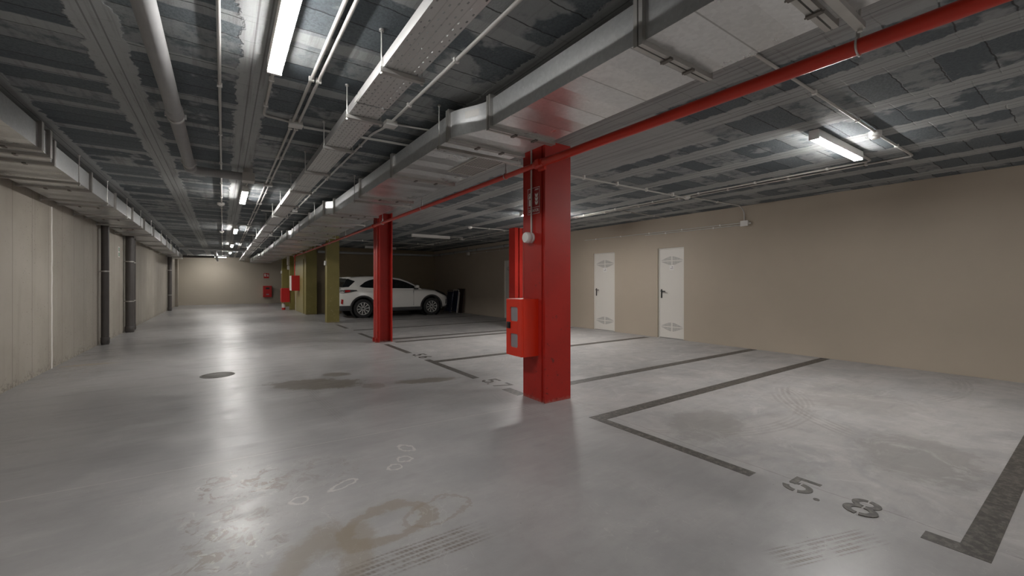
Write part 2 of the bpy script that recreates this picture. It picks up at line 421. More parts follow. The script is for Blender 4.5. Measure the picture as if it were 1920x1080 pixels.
def make_vent():
    b = NB('white_perforated_vent'); x, y, z = b.xyz()
    dy = b.m('PINGPONG', y, .008); dz = b.m('PINGPONG', z, .008)
    hole = b.m('MULTIPLY', b.m('GREATER_THAN', dy, .0035), b.m('GREATER_THAN', dz, .0035))
    c = b.mix(hole, (.55, .53, .50), (.10, .095, .09))
    return b.out(c, .5)

def make_line():
    b = NB('worn_dark_line_paint'); 
    n = b.noise(24, 6, .75); n2 = b.noise(3, 4)
    c = b.mix(b.ramp(n, .44, .62), (.052, .047, .042), (.125, .112, .098))
    c = b.mix(b.m('MULTIPLY', b.ramp(b.noise(11, 6, .7), .58, .7), .6), c, (.24, .225, .205))
    c = b.mix(b.m('MULTIPLY', b.ramp(n2, .5, .7), .25), c, (.15, .135, .12))
    return b.out(c, .5, 0, None, .4)

def make_emit(name, col, s):
    m = bpy.data.materials.new(name); m.use_nodes = True
    p = m.node_tree.nodes['Principled BSDF']
    p.inputs['Base Color'].default_value = (.9, .9, .9, 1)
    p.inputs['Emission Color'].default_value = (*col, 1); p.inputs['Emission Strength'].default_value = s
    return m

LAMP = 40.0
M = dict(
    floor=make_floor(), ceiling=make_ceiling(), lwall=make_left_wall(),
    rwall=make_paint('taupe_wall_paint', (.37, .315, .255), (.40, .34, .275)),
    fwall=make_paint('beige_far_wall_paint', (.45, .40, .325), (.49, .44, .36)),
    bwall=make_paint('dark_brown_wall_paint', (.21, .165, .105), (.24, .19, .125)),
    red=make_column_paint('red_column_paint', (.40, .019, .012), (.10, .02, .018)),
    olive=make_column_paint('olive_column_paint', (.245, .205, .062), (.34, .30, .15)),
    galv=make_galv('galvanised_duct_steel', (.74, .75, .755), .34, 0),
    galvb=make_galv('galvanised_duct_underside', (.74, .745, .75), .30, 1),
    flange=plain('galvanised_flange', (.50, .49, .47), .4, .8, .15, 12),
    rod=plain('zinc_plated_steel', (.62, .61, .59), .4, .7, .1, 15),
    clampd=plain('dark_zinc_clamp', (.20, .185, .17), .5, .7, .2, 25),
    tray=make_tray(),
    redpipe=plain('red_pipe_enamel', (.60, .034, .016), .3, 0, .15, 5, .05, 25),
    redcab=plain('orange_red_cabinet_enamel', (.66, .028, .008), .32, 0, .06, 4),
    darkred=plain('dark_red_enamel', (.50, .012, .012), .4, 0, .06, 4),
    conduit=plain('grey_white_conduit', (.50, .485, .46), .5, 0, .06, 9),
    white=plain('white_plastic', (.70, .685, .66), .45, 0, .04, 8),
    drain=plain('grey_drain_pvc', (.33, .33, .33), .6, 0, .18, 5, .08, 30),
    darkpvc=plain('dark_grey_downpipe', (.080, .071, .068), .55, 0, .2, 5, .05, 30),
    ring=plain('steel_pipe_ring', (.55, .53, .50), .4, .7),
    black=plain('black_plastic', (.012, .012, .013), .45, 0, .1),
    rubber=plain('tyre_rubber', (.016, .016, .017), .75, 0, .15, 30),
    carwhite=plain('white_car_lacquer', (.78, .765, .74), .22, 0, .02, 3),
    carglass=plain('dark_tinted_glass', (.012, .014, .016), .06, 0, .1, 3, 0, 60, .6),
    carplas=plain('dark_grey_cladding', (.028, .028, .030), .55, 0, .1, 20),
    alloy=plain('bright_alloy', (.66, .65, .63), .35, .15, .05),
    lightred=plain('red_lamp_lens', (.38, .01, .012), .15, 0, .1),
    lightclear=plain('clear_lamp_lens', (.62, .60, .58), .12, 0, .1),
    door=plain('white_door_enamel', (.60, .575, .535), .42, 0, .03, 2),
    vent=make_vent(), line=make_line(),
    signred=plain('red_sign_board', (.30, .010, .012), .4, 0, .05),
    signwhite=plain('white_sign_print', (.72, .66, .64), .5, 0, .03),
    green=plain('green_sign_board', (.08, .25, .13), .4, 0, .05),
    glassgrey=plain('frosted_grey_pane', (.26, .235, .25), .3, 0, .06, 8),
    iron=plain('cast_iron_cover', (.11, .105, .095), .6, .3, .3, 60, .3, 120),
    caulk=plain('white_sealant', (.78, .76, .72), .6, 0, .08, 12),
    navy=plain('navy_webbing', (.020, .024, .065), .7, 0, .2, 30),
    slat=plain('blue_grey_slat', (.12, .13, .19), .6, 0, .1, 30),
    wood=plain('dark_brown_board', (.055, .030, .020), .6, 0, .3, 8),
    olivedoor=plain('olive_door_paint', (.25, .215, .085), .5, 0, .06, 3),
    paper=plain('paper_label', (.66, .65, .63), .6, 0, .05, 20),
    lamp_end=make_emit('lit_diffuser_end', (1.0, .98, .95), LAMP*.7), lamp_near=make_emit('lit_diffuser_near', (1.0, .985, .96), LAMP*.8), lamp_far=make_emit('lit_diffuser_far', (1.0, .975, .935), LAMP*1.05), lamp_bay=make_emit('lit_diffuser_bay', (1.0, .975, .935), LAMP*1.8),
    lamp_on=make_emit('lit_diffuser', (1.0, .98, .95), LAMP*1.15),
    lamp_off=plain('unlit_diffuser', (.62, .60, .57), .4, 0, .03),
)

# ------------------------------------------------------------------ camera
cam = bpy.data.cameras.new('camera'); cam.sensor_width = 36; cam.lens = 782/1920*36
cam.shift_y = -10/1920; cam.clip_start = .05; cam.clip_end = 200
co = bpy.data.objects.new('camera', cam); COL.objects.link(co)
co.location = (0, 0, 1.25); co.rotation_euler = (PI/2, 0, -math.radians(34.7256))
scene.camera = co
scene.view_settings.view_transform = 'Standard'; scene.view_settings.look = 'None'
scene.view_settings.gamma = 1; scene.view_settings.exposure = 2.03
scene.view_settings.use_curve_mapping = False
w = bpy.data.worlds.new('world'); scene.world = w; w.use_nodes = True
w.node_tree.nodes['Background'].inputs[0].default_value = (.05, .05, .05, 1)

# ------------------------------------------------------------------ setting
ZC = 2.72; XL = -2.05; XR = 8.2; YN = -7.0; YF = 29.2; YB = 18.3
def struct(name, mb, m, label, cat, parent=None):
    o = mb.build(name, m, parent); 
    return tag(o, label, cat, None, 'structure')
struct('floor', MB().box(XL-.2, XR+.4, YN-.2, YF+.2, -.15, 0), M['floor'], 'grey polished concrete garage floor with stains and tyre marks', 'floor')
struct('ceiling', MB().box(XL-.2, XR+.4, YN-.2, YF+.2, ZC, ZC+.15), M['ceiling'], 'dark grey block and joist concrete ceiling', 'ceiling')
struct('wall_left', MB().box(XL-.2, XL, YN, YF, 0, ZC), M['lwall'], 'raw beige concrete wall with vertical panel seams on the left', 'wall')
DOORS = [(5.30, 5.96), (7.24, 7.98), (11.60, 12.32)]
DZ = 2.03
mb = MB(); yy = YN
for (a, b_) in DOORS:
    mb.box(XR, XR+.2, yy, a, 0, ZC); mb.box(XR, XR+.2, a, b_, DZ, ZC); yy = b_
mb.box(XR, XR+.2, yy, YF, 0, ZC)
struct('wall_right', mb, M['rwall'], 'taupe painted wall with white doors on the right', 'wall')
struct('wall_far', MB().box(XL, XR, YF, YF+.2, 0, ZC), M['fwall'], 'lit beige end wall of the long driving lane', 'wall')
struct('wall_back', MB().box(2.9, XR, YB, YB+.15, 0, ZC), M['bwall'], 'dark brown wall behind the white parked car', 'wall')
struct('wall_core', MB().box(2.68, 2.9, YB, 21.55, 0, ZC), M['olive'], 'olive painted stair core wall between the olive columns', 'wall')
struct('wall_near', MB().box(XL, XR, YN-.2, YN, 0, ZC), M['rwall'], 'taupe wall behind the viewer', 'wall')
struct('trim_pilaster', MB().box(XL, XL+.12, 27.7, 28.1, 0, ZC), M['lwall'], 'narrow brown concrete pilaster at the far end of the left wall', 'pilaster')
struct('trim_sealant', MB().tube([(XL, 8.80+random.uniform(-.008, .008), z*.098) for z in range(0, 25)], .013, 6), M['caulk'], 'thin white sealant line running up the left concrete wall', 'sealant')

dn = ['nearest white metal door in the taupe wall, widest in view', 'middle white metal door in the taupe wall, between the other two', 'farthest white metal door, half hidden behind the red column']
for i, (a, b_) in enumerate(DOORS):
    d = thing('door_%d' % (i+1), dn[i], 'door', (XR, (a+b_)/2, 0), None, 'structure')
    xf = XR+.035
    MB().box(XR+.026, XR+.19, b_-.028, b_, 0, DZ).box(XR+.022, XR+.19, a, a+.022, 0, DZ).box(XR+.024, XR+.19, a+.022, b_-.028, DZ-.025, DZ).build('door_frame', M['door'], d)
    MB().box(xf, xf+.05, a+.024, b_-.030, .012, DZ-.027, .003).build('door_leaf', M['door'], d)
    ym = (a+b_)/2-.01
    W = (b_-a)*.42
    for zc in (1.74, .26):
        v = MB()
        for sy in (-1, 1):
            for sz in (-1, 1):
                pl = [(.018, .010), (W, .010), (W*.62, .055), (W*.3, .088), (.018, .10)]
                v.prism([(ym+sy*u, zc+sz*w_) for u, w_ in pl], lambda u, w_, dd: (dd, u, w_), xf-.003, xf+.001)
        v.build('vent_panel', M['vent'], d)
    st = MB().box(xf-.002, xf, ym-.055, ym+.055, 1.53, 1.64).build('notice', M['paper'], d)
    MB().box(xf-.003, xf-.002, ym-.035, ym+.035, 1.56, 1.572).box(xf-.003, xf-.002, ym-.03, ym+.0, 1.59, 1.61).build('print', M['glassgrey'], st)
    hy = b_-.03-.05 if i < 2 else a+.024+.05
    sg = -1 if i < 2 else 1
    h = MB().box(xf-.008, xf, hy-.018, hy+.018, .90, 1.10, .004)
    h.tube(fillet([(xf, hy, 1.06), (xf-.05, hy, 1.06), (xf-.05, hy+sg*.12, 1.055)], .02), .010, 8)
    h.cyl((xf-.014, hy, .95), (xf, hy, .95), .010, 10)
    h.build('door_handle', M['black'], d)

# ------------------------------------------------------------------ columns
def ibeam_x(x0, x1, y0, y1, z1=ZC, t=.022):
    """steel section with flanges at both x ends"""
    m_ = MB().box(x0, x0+t, y0, y1, 0, z1).box(x1-t, x1, y0, y1, 0, z1)
    return m_
c = thing('steel_column', 'large red boxed steel column nearest the camera with fire cabinet', 'column', (2.9, 3.53, 0))
MB().box(2.745, 3.07, 3.36, 3.70, 0, ZC).build('core', M['red'], c)
MB().box(2.73, 3.085, 3.34, 3.362, 0, ZC, .003).build('flange', M['red'], c)
MB().box(2.73, 3.085, 3.70, 3.722, 0, ZC, .003).build('flange', M['red'], c)
MB().box(2.731, 2.745, 3.40, 3.70, 0, ZC).build('cover_plate', M['red'], c)

c = thing('steel_column', 'narrow red steel column standing in front of the white car', 'column', (2.79, 8.87, 0))
MB().box(2.66, 2.682, 8.70, 9.0, 0, ZC, .003).build('flange', M['red'], c)
MB().box(2.93, 2.952, 8.70, 9.0, 0, ZC, .003).build('flange', M['red'], c)
MB().box(2.682, 2.93, 8.84, 8.86, 0, ZC).build('web', M['red'], c)
MB().box(2.635, 2.66, 8.72, 8.86, 0, ZC-.0, .003).box(2.635, 2.66, 8.885, 8.985, 0, ZC, .003).build('cover_plate', M['red'], c)
MB().box(2.61, 2.635, 8.74, 8.80, 0, .09, .004).build('foot_lug', M['red'], c)
MB().box(2.61, 2.635, 8.92, 8.97, 0, .09, .004).build('foot_lug', M['red'], c)

c = thing('steel_column', 'dark red steel column out in the bays, mostly hidden behind the nearest red column', 'column', (6.52, 9.2, 0))
MB().box(6.39, 6.41, 9.08, 9.36, 0, ZC).build('flange', M['red'], c)
MB().box(6.63, 6.65, 9.08, 9.36, 0, ZC).build('flange', M['red'], c)
MB().box(6.41, 6.63, 9.21, 9.225, 0, ZC).build('web', M['red'], c)
MB().box(6.41, 6.505, 9.085, 9.10, 0, ZC).box(6.54, 6.63, 9.085, 9.10, 0, ZC).build('cover_plate', M['red'], c)
for (x0, x1, y0, y1, lab) in [(2.66, 3.03, 13.96, 14.24, 'olive green column just left of the white car'),
                              (2.655, 3.05, 17.92, 18.28, 'olive green column at the front corner of the stair core'),
                              (2.53, 2.92, 24.6, 24.95, 'farthest olive green column near the end wall')]:
    c = thing('steel_column', lab, 'column', ((x0+x1)/2, (y0+y1)/2, 0))
    MB().box(x0+.008, x1-.004, y0+.02, y1-.02, 0, ZC).build('core', M['olive'], c)
    MB().box(x0, x1, y0, y0+.021, 0, ZC, .003).build('flange', M['olive'], c)
    MB().box(x0, x1, y1-.021, y1, 0, ZC, .003).build('flange', M['olive'], c)
c = thing('steel_column', 'slim olive column at the far edge of the stair core door', 'column', (2.6, 21.64, 0))
MB().box(2.52, 2.70, 21.56, 21.74, 0, ZC, .004).build('core', M['olive'], c)

# olive door in the stair core
d = thing('door_4', 'olive painted stair core door below the upper red cabinet', 'door', (2.68, 19.8, 0), None, 'structure')
MB().box(2.655, 2.68, 20.72, 20.80, 0, 2.2).build('door_frame', M['signwhite'], d)
MB().box(2.655, 2.68, 18.62, 18.70, 0, 2.2).build('door_frame', M['olivedoor'], d)
MB().box(2.66, 2.68, 18.70, 20.72, 0.01, 2.15).build('door_leaf', M['olivedoor'], d)

# ------------------------------------------------------------------ floor paint
LT = .0015
def line(pts, lab):
    mb = MB()
    for (x0, x1, y0, y1) in pts: mb.box(x0, x1, y0, y1, 0, LT)
    o = mb.build('bay_line', M['line'], None, 0)
    return tag(o, lab, 'painted line', 'dark painted parking bay lines')
line([(2.79, 2.88, 1.34, 2.64), (2.79, 8.17, 2.64, 2.775)], 'dark painted corner line of the bay nearest the camera, left of its number')
line([(2.81, 2.91, .31, .54), (2.91, 8.17, .31, .42)], 'thick dark painted line and short stub at the right end of the nearest bay')
line([(3.1, 8.17, 3.78, 3.915)], 'dark painted line running from the nearest red column to the taupe wall')
line([(2.68, 2.80, 3.76, 4.08)], 'short faint painted stub at the foot of the nearest red column')
line([(2.67, 2.77, 4.75, 6.34), (2.77, 8.0, 6.04, 6.19)], 'dark painted T-shaped line beyond the nearest red column, between two bay numbers')
line([(2.67, 2.77, 7.13, 8.40), (2.97, 8.0, 8.52, 8.66)], 'dark painted line running from the foot of the narrow red column')
line([(3.0, 8.0, 9.02, 9.16)], 'dark painted line just beyond the narrow red column')
line([(2.72, 2.82, 9.3, 10.6), (2.82, 8.0, 11.30, 11.44)], 'dark painted bay line two bays before the white car')
line([(2.74, 2.84, 11.9, 13.2), (2.84, 8.0, 13.66, 13.80)], 'dark painted bay line beside the white car, farthest of them')

def arc_strip(cx, cy, rx, ry, tx, ty, a0, a1, n=14):
    o_, i_ = [], []
    for k in range(n+1):
        a = math.radians(a0+(a1-a0)*k/n)
        o_.append((cx+rx*math.cos(a), cy+ry*math.sin(a)))
        i_.append((cx+(rx-tx)*math.cos(a), cy+(ry-ty)*math.sin(a)))
    return [[o_[k], o_[k+1], i_[k+1], i_[k]] for k in range(n)]
# glyphs in a 0.16 wide, 0.23 tall cell: list of convex polygons
G5 = [[(.012,.23),(.012,.198),(.15,.198),(.15,.23)], [(.012,.198),(.012,.118),(.05,.105),(.05,.198)], [(.012,.118),(.02,.105),(.068,.118),(.066,.148),(.05,.14)]] \
   + arc_strip(.075, .074, .078, .074, .036, .034, 88, -72) + arc_strip(.075, .074, .078, .074, .036, .034, -88, -170)
G8 = arc_strip(.077, .170, .066, .060, .034, .028, 96, 262) + arc_strip(.077, .170, .066, .060, .034, .028, 84, -82) \
   + arc_strip(.077, .064, .077, .066, .038, .030, 97, 263) + arc_strip(.077, .064, .077, .066, .038, .030, 83, -83)
G7 = [[(.005,.23),(.005,.196),(.15,.196),(.15,.23)], [(.108,.196),(.15,.196),(.072,0),(.034,0)]]
G6 = arc_strip(.077, .070, .077, .070, .037, .032, 97, 263) + arc_strip(.077, .070, .077, .070, .037, .032, 83, -83) + arc_strip(.118, .075, .118, .155, .037, .034, 100, 178)
GD = [[(.024+.016*math.cos(2*PI*k/12), .0+.016*math.sin(2*PI*k/12)) for k in range(12)]]
def number(x0, y0, glyphs, lab):
    """baseline x0, reading direction -y starting at y0"""
    r = thing('bay_number', lab, 'painted number', (x0, y0, 0), 'stencilled bay numbers')
    for (g, off, nm) in glyphs:
        mb = MB()
        for q, poly in enumerate(g): mb.prism(poly, lambda u, v, d_: (x0+v, y0-off-u, d_), 0, LT+.0004+q*.00006)
        mb.build(nm, M['line'], r, 0)
number(2.81, 1.175, [(G5, 0, 'digit'), (GD, .175, 'decimal_point'), (G8, .305, 'digit')], 'stencilled dark number 5.8 on the floor at the lower right')
number(2.69, 4.60, [(G5, 0, 'digit'), (GD, .175, 'decimal_point'), (G7, .27, 'digit')], 'stencilled dark number 5.7 on the floor left of the nearest red column')
number(2.68, 6.93, [(G5, 0, 'digit'), (GD, .165, 'decimal_point'), (G6, .26, 'digit')], 'small stencilled number 5.6 on the floor between the two red columns')

mc = thing('drain_cover', 'round cast iron drain cover in the driving lane floor', 'drain cover', (-.06, 6.9, 0))
mb = MB().lathe([(0, .004), (.165, .004), (.17, 0)], (-.06, 6.9, 0), 'Z', 28)
mb.build('lid', M['iron'], mc)
mb = MB().lathe([(.172, .0), (.172, .005), (.195, .004), (.197, 0)], (-.06, 6.9, 0), 'Z', 28); mb.build('rim', M['iron'], mc)

# ------------------------------------------------------------------ lamps
def lamp(x, y, along, lit, lab, L=1.22):
    """batten fitting, (x, y) its centre"""
    r = thing('batten_lamp', lab, 'ceiling lamp', (x, y, ZC), 'ceiling batten lamps')
    hw = L/2
    def B(mb, a0, a1, w0, w1, z0, z1, bev):
        return mb.box(x+w0, x+w1, y+a0, y+a1, z0, z1, bev) if along == 'Y' else mb.box(x+a0, x+a1, y+w0, y+w1, z0, z1, bev)
    B(MB(), -hw, hw, -.043, .043, ZC-.078, ZC, .006).build('housing', M['white'], r)
    B(MB(), -hw+.012, hw-.012, -.037, .037, ZC-.092, ZC-.066, .008).build('diffuser', (M[lit] if lit else M['lamp_off']), r)
    B(MB(), -hw-.012, -hw+.014, -.043, .043, ZC-.095, ZC-.002, .006).build('end_cap', M['white'], r)
    B(MB(), hw-.014, hw+.012, -.043, .043, ZC-.095, ZC-.002, .006).build('end_cap', M['white'], r)
LY = [2.55, 8.1, 13.5, 18.9, 23.4]
LN = ['lit white batten lamp over the driving lane, nearest and largest', 'lit batten lamp over the driving lane, second from the camera, beyond the drain pipe end',
      'lit batten lamp over the driving lane, third from the camera', 'lit batten lamp over the driving lane, fourth from the camera',
      'lit batten lamp over the driving lane, farthest from the camera']
for y, l in zip(LY, LN): lamp(.28, y, 'Y', 'lamp_near' if y < 5 else 'lamp_far', l)
lamp(-.45, 27.9, 'X', 'lamp_end', 'lit batten lamp set crosswise close to the far end wall')
lamp(.28, -2.6, 'Y', 'lamp_on', 'added unseen lit batten lamp over the driving lane behind the camera')  # unseen lamp, added for the light it throws on the near lane
lamp(5.28, 1.64, 'X', 'lamp_on', 'lit white batten lamp over the nearest parking bay at the upper right')
lamp(5.66, 6.95, 'X', 'lamp_bay', 'lit batten lamp over the bays, hidden behind the nearest red column')
lamp(5.28, -3.9, 'X', 'lamp_on', 'added unseen lit batten lamp over the bays behind the camera')  # also out of view, added to light the bays from behind
lamp(5.28, 12.0, 'X', False, 'unlit white batten lamp over the bays in front of the white car')
lamp(5.28, 17.0, 'X', False, 'unlit white batten lamp above the white car near the dark back wall')

# ------------------------------------------------------------------ ducts
def duct(name, lab, secs, zb, zt, side):
    """secs: (y0, y1, xl0, xl1, xr0, xr1); flange where sections meet"""
    r = thing(name, lab, 'air duct', (secs[0][2], secs[0][0], zb))
    for (y0, y1, a0, a1, b0, b1) in secs:
        n = 6 if abs(a0-a1) > .03 or abs(b0-b1) > .03 else 1
        S = lambda t: t*t*(3-2*t)
        rows = [[], [], [], []]
        for k in range(n+1):
            t = k/n; s_ = S(t); y = y0+(y1-y0)*t; A = a0+(a1-a0)*s_; B_ = b0+(b1-b0)*s_
            for q, p in enumerate(((A, y, zb), (B_, y, zb), (B_, y, zt), (A, y, zt))): rows[q].append(p)
        m1 = MB(); m1.grid([rows[1], rows[2], rows[3], rows[0]])
        sec = m1.build('duct_section', M['galv'], r, 20)
        m2 = MB(); m2.grid([rows[0], rows[1]]); m2.build('underside', M['galvb'], sec, 20)
    return r
RS = [(-3.0, 1.30, 1.66, 1.66, 2.22, 2.22), (1.30, 2.64, 1.655, 1.64, 2.22, 2.22), (2.64, 3.06, 1.64, 1.50, 2.22, 2.22), (3.06, 4.44, 1.51, 1.51, 2.22, 2.22),
      (4.44, 5.74, 1.515, 1.515, 2.22, 2.22), (5.74, 7.36, 1.52, 1.525, 2.22, 2.22), (7.36, 7.66, 1.525, 1.42, 2.22, 2.22), (7.66, 9.1, 1.42, 1.42, 2.22, 2.24),
      (9.1, 10.5, 1.42, 1.42, 2.24, 2.27), (10.5, 12.0, 1.43, 1.44, 2.27, 2.3), (12.0, 12.5, 1.47, 1.41, 2.3, 2.33), (12.5, 14.2, 1.41, 1.41, 2.33, 2.36), (14.2, 16.2, 1.42, 1.42, 2.36, 2.36),
      (16.2, 18.2, 1.43, 1.43, 2.36, 2.36), (18.2, 20.4, 1.44, 1.44, 2.36, 2.36), (20.4, 22.6, 1.44, 1.44, 2.36, 2.36), (22.6, 23.2, 1.44, 1.36, 2.36, 2.3), (23.2, 26.2, 1.36, 1.33, 2.3, 2.3), (26.2, 28.2, 1.30, 1.28, 2.3, 2.3)]
RZ0, RZ1 = 2.41, 2.615
rd = duct('galvanised_duct', 'wide galvanised air duct between the cable tray and the red fire pipe', RS, RZ0, RZ1, 'L')
def flange(r, y, xl, xr, z0, z1, clamps=True):
    e = .026
    mb = MB()
    for yo in (-.026, .004):
        mb.box(xl-e, xl, y+yo, y+yo+.022, z0-e, z1+e).box(xr, xr+e, y+yo, y+yo+.022, z0-e, z1+e)
        mb.box(xl, xr, y+yo, y+yo+.022, z0-e, z0).box(xl, xr, y+yo, y+yo+.022, z1, z1+e)
    mb.box(xl-e*.5, xl, y-.004, y+.004, z0-e*.5, z1+e*.5).box(xl, xr, y-.004, y+.004, z0-e*.5, z0)
    f = mb.build('flange', M['flange'], r)
    if clamps:
        for t in (.36, .70):
            x = xl+(xr-xl)*t
            MB().box(x-.014, x+.014, y-.030, y+.030, z0-e-.008, z0-e+.006, .003).cyl((x, y-.036, z0-e-.003), (x, y+.036, z0-e-.003), .004, 8).build('clamp', M['clampd'], f)
for i, s in enumerate(RS[1:], 1): flange(rd, s[0], max(RS[i-1][3], s[2])-(.0), s[4], RZ0, RZ1, s[0] < 13)
flange(rd, 28.18, 1.28, 2.3, RZ0, RZ1, False)
# grille in the underside
g = MB().box(1.93, 2.20, 3.30, 3.92, RZ0-.008, RZ0-.0005).build('grille', M['conduit'], rd)
fr = MB()
for (a, b_, c_, d_) in [(1.915, 2.215, 3.28, 3.30), (1.915, 2.215, 3.92, 3.94), (1.915, 1.93, 3.30, 3.92), (2.20, 2.215, 3.30, 3.92), (1.93, 2.20, 3.60, 3.62)]:
    fr.box(a, b_, c_, d_, RZ0-.013, RZ0-.0005)
fr.build('grille_frame', M['conduit'], g)
sl = MB()
for k in range(11):
    x = 1.942+k*.0245
    for (a, b_) in ((3.305, 3.595), (3.625, 3.915)): sl.box(x, x+.009, a, b_, RZ0-.0095, RZ0-.008)
sl.build('grille_slots', M['clampd'], g)
lb = MB(); S3 = lambda y: 1.64-.14*((y-2.64)/.42)**2*(3-2*(y-2.64)/.42)-.004
lb.grid([[(S3(y), y, 2.53) for y in (2.76, 2.80, 2.84, 2.88)], [(S3(y), y, 2.585) for y in (2.76, 2.80, 2.84, 2.88)]])
lb2 = lb.build('paper_label', M['paper'], rd, 0)

LS = [(-2.0, 5.36, -1.28, -1.325, -1.99, -2.0), (5.36, 5.62, -1.325, -1.335, -2.0, -2.0), (5.62, 6.0, -1.335, -1.39, -2.0, -2.0), (6.0, 7.45, -1.395, -1.40, -2.0, -2.0), (7.45, 8.95, -1.40, -1.405, -2.0, -2.0),
      (8.95, 10.5, -1.405, -1.41, -2.0, -2.0), (10.5, 12.1, -1.41, -1.43, -2.0, -2.0), (12.1, 13.8, -1.43, -1.45, -2.0, -2.0), (13.8, 15.6, -1.45, -1.47, -2.0, -2.0), (15.6, 17.6, -1.47, -1.52, -2.0, -2.0),
      (17.6, 19.8, -1.52, -1.56, -2.0, -2.0), (19.8, 22.2, -1.56, -1.6, -2.0, -2.0), (22.2, 24.6, -1.6, -1.64, -2.0, -2.0), (24.6, 26.6, -1.64, -1.66, -2.0, -2.0)]
LZ0, LZ1 = 2.43, 2.635
flange(rd, .72, 1.66, 2.22, RZ0, RZ1)
ld = duct('galvanised_duct', 'galvanised air duct running along the raw concrete wall on the left', [(a, b_, f_, e_, c_, d_) if False else (a, b_, e_, f_, c_, d_) for (a, b_, c_, d_, e_, f_) in LS], LZ0, LZ1, 'R')
for i, s in enumerate(LS[1:], 1): flange(ld, s[0], -2.0, s[2], LZ0, LZ1, s[0] < 13)

def hanger(name, x0, x1, y, z, lab, group):
    """trapeze: rail with two threaded rods up to the ceiling"""
    r = thing(name, lab, 'hanger', ((x0+x1)/2, y, ZC), group)
    MB().box(x0-.012, x1+.012, y-.018, y+.018, z-.028, z-.002, .002).build('rail', M['flange'], r)
    for x in (x0, x1):
        t = MB().cyl((x, y, z-.035), (x, y, ZC), .005, 8).cyl((x, y, ZC-.012), (x, y, ZC), .014, 10)
        t.build('rod', M['rod'], r)
        MB().cyl((x, y, z-.040), (x, y, z-.028), .010, 6).build('nut', M['rod'], r)
ys = [.63, 3.18, 5.92, 8.35, 11.2, 13.4, 15.2, 17.2, 19.3, 21.5, 24.7]
k = 0
for y in ys:
    for s in RS:
        if s[0] <= y <= s[1]: xl, xr = min(s[2], s[3])-.04, s[4]+.06
    n = ORD[k-1] if k > 1 else 'first'
    if y < 1: lab = 'threaded-rod hanger under the wide duct ' + ('at the top edge of the view' if y > -1 else 'well behind the camera')
    else:
        k += 1; lab = ORD[k-1]+' threaded-rod hanger from the camera under the wide duct beside the red pipe'
    hanger('duct_hanger', xl, xr, y, RZ0-.027, lab, 'trapeze hangers under the wide duct')
k = 0
for y in [6.80, 8.27, 9.8, 11.3, 13.0, 15.25, 16.7, 18.7, 21.0, 23.4]:
    for s in LS:
        if s[0] <= y <= s[1]: xr = s[2]+.03
    if y < 4: lab = 'threaded-rod hanger of the left duct beside the camera'
    else:
        k += 1; lab = ORD[k-1]+' threaded-rod hanger from the camera under the duct on the concrete wall'
    hanger('duct_hanger', -2.025, xr, y, LZ0-.026, lab, 'trapeze hangers under the left duct')

# ------------------------------------------------------------------ cable tray
tr = thing('cable_tray', 'perforated galvanised cable tray hung along the driving lane ceiling', 'cable tray', (.87, 0, 2.5))
yy = -3.0
while yy < 28.9:
    y1 = min(yy+2.98, 29.0)
    mb = MB(); x0, x1, z0, z1 = .765, .977, 2.50, 2.562
    mb.grid([[(x0+.008, yy, z1), (x0+.008, y1, z1)], [(x0, yy, z1), (x0, y1, z1)], [(x0, yy, z0), (x0, y1, z0)], [(x1, yy, z0), (x1, y1, z0)], [(x1, yy, z1), (x1, y1, z1)], [(x1-.008, yy, z1), (x1-.008, y1, z1)]])
    s = mb.build('tray_section', M['tray'], tr, 20)
    MB().box(x0-.003, x0-.0005, y1-.07, y1+.07 if y1 < 28.9 else y1, z0+.012, z1-.012).build('splice_plate', M['rod'], s)
    yy += 3.0
k = 0
for y in [2.42, 3.24, 4.10, 5.15, 6.35, 7.6, 8.9, 10.3, 11.8, 13.4, 15.0, 16.8, 18.7, 20.8, 23.0, 25.4, 27.9]:
    if y < 1: lab = 'hanger under the perforated tray '+('above the camera' if y > 0 else 'behind the camera')
    else: k += 1; lab = ORD[k-1]+' threaded-rod hanger from the camera under the perforated cable tray'
    hanger('tray_hanger', .757, 1.005, y, 2.5, lab, 'hangers under the cable tray')

# ------------------------------------------------------------------ pipes
fp = thing('fire_pipe', 'bright red fire main pipe running under the ceiling past the red columns', 'pipe', (2.67, 0, 2.46))
PX, PZ = 2.672, 2.465
MB().tube([(PX+.03, -3, PZ), (PX+.02, .7, PZ), (PX-.012, 3.36, PZ)], .040, 16).build('pipe', M['redpipe'], fp)
MB().tube([(PX-.012, 3.36, PZ), (2.575, 8.75, 2.425), (2.59, 14, 2.42), (2.60, 19.2, 2.42), (2.60, 20.9, 2.42)], .029, 14).build('pipe', M['redpipe'], fp)
MB().lathe([(.029, -.1), (.044, -.09), (.047, -.06), (.047, .02), (.044, .05), (.030, .06)], (PX-.010, 3.36, PZ), 'Y', 18).box(PX-.075, PX-.045, 3.29, 3.35, PZ-.03, PZ+.03, .006).box(PX-.022, PX+.012, 3.26, 3.36, PZ-.075, PZ-.04, .006).build('coupling', M['redpipe'], fp)
MB().lathe([(.030, -.07), (.038, -.06), (.038, .06), (.030, .07)], (2.575, 8.78, 2.425), 'Y', 16).build('coupling', M['redpipe'], fp)
MB().lathe([(.030, -.05), (.037, -.04), (.037, .04), (.030, .05)], (2.59, 14.05, 2.42), 'Y', 14).build('coupling', M['redpipe'], fp)
MB().tube(fillet([(2.60, 19.7, 2.42), (2.50, 19.75, 2.40), (2.50, 19.75, 1.55)], .06), .022, 10).build('riser', M['redpipe'], fp)
ph = [.75, 3.95, 6.3, 8.2, 11.2, 13.2, 15.6, 17.4]
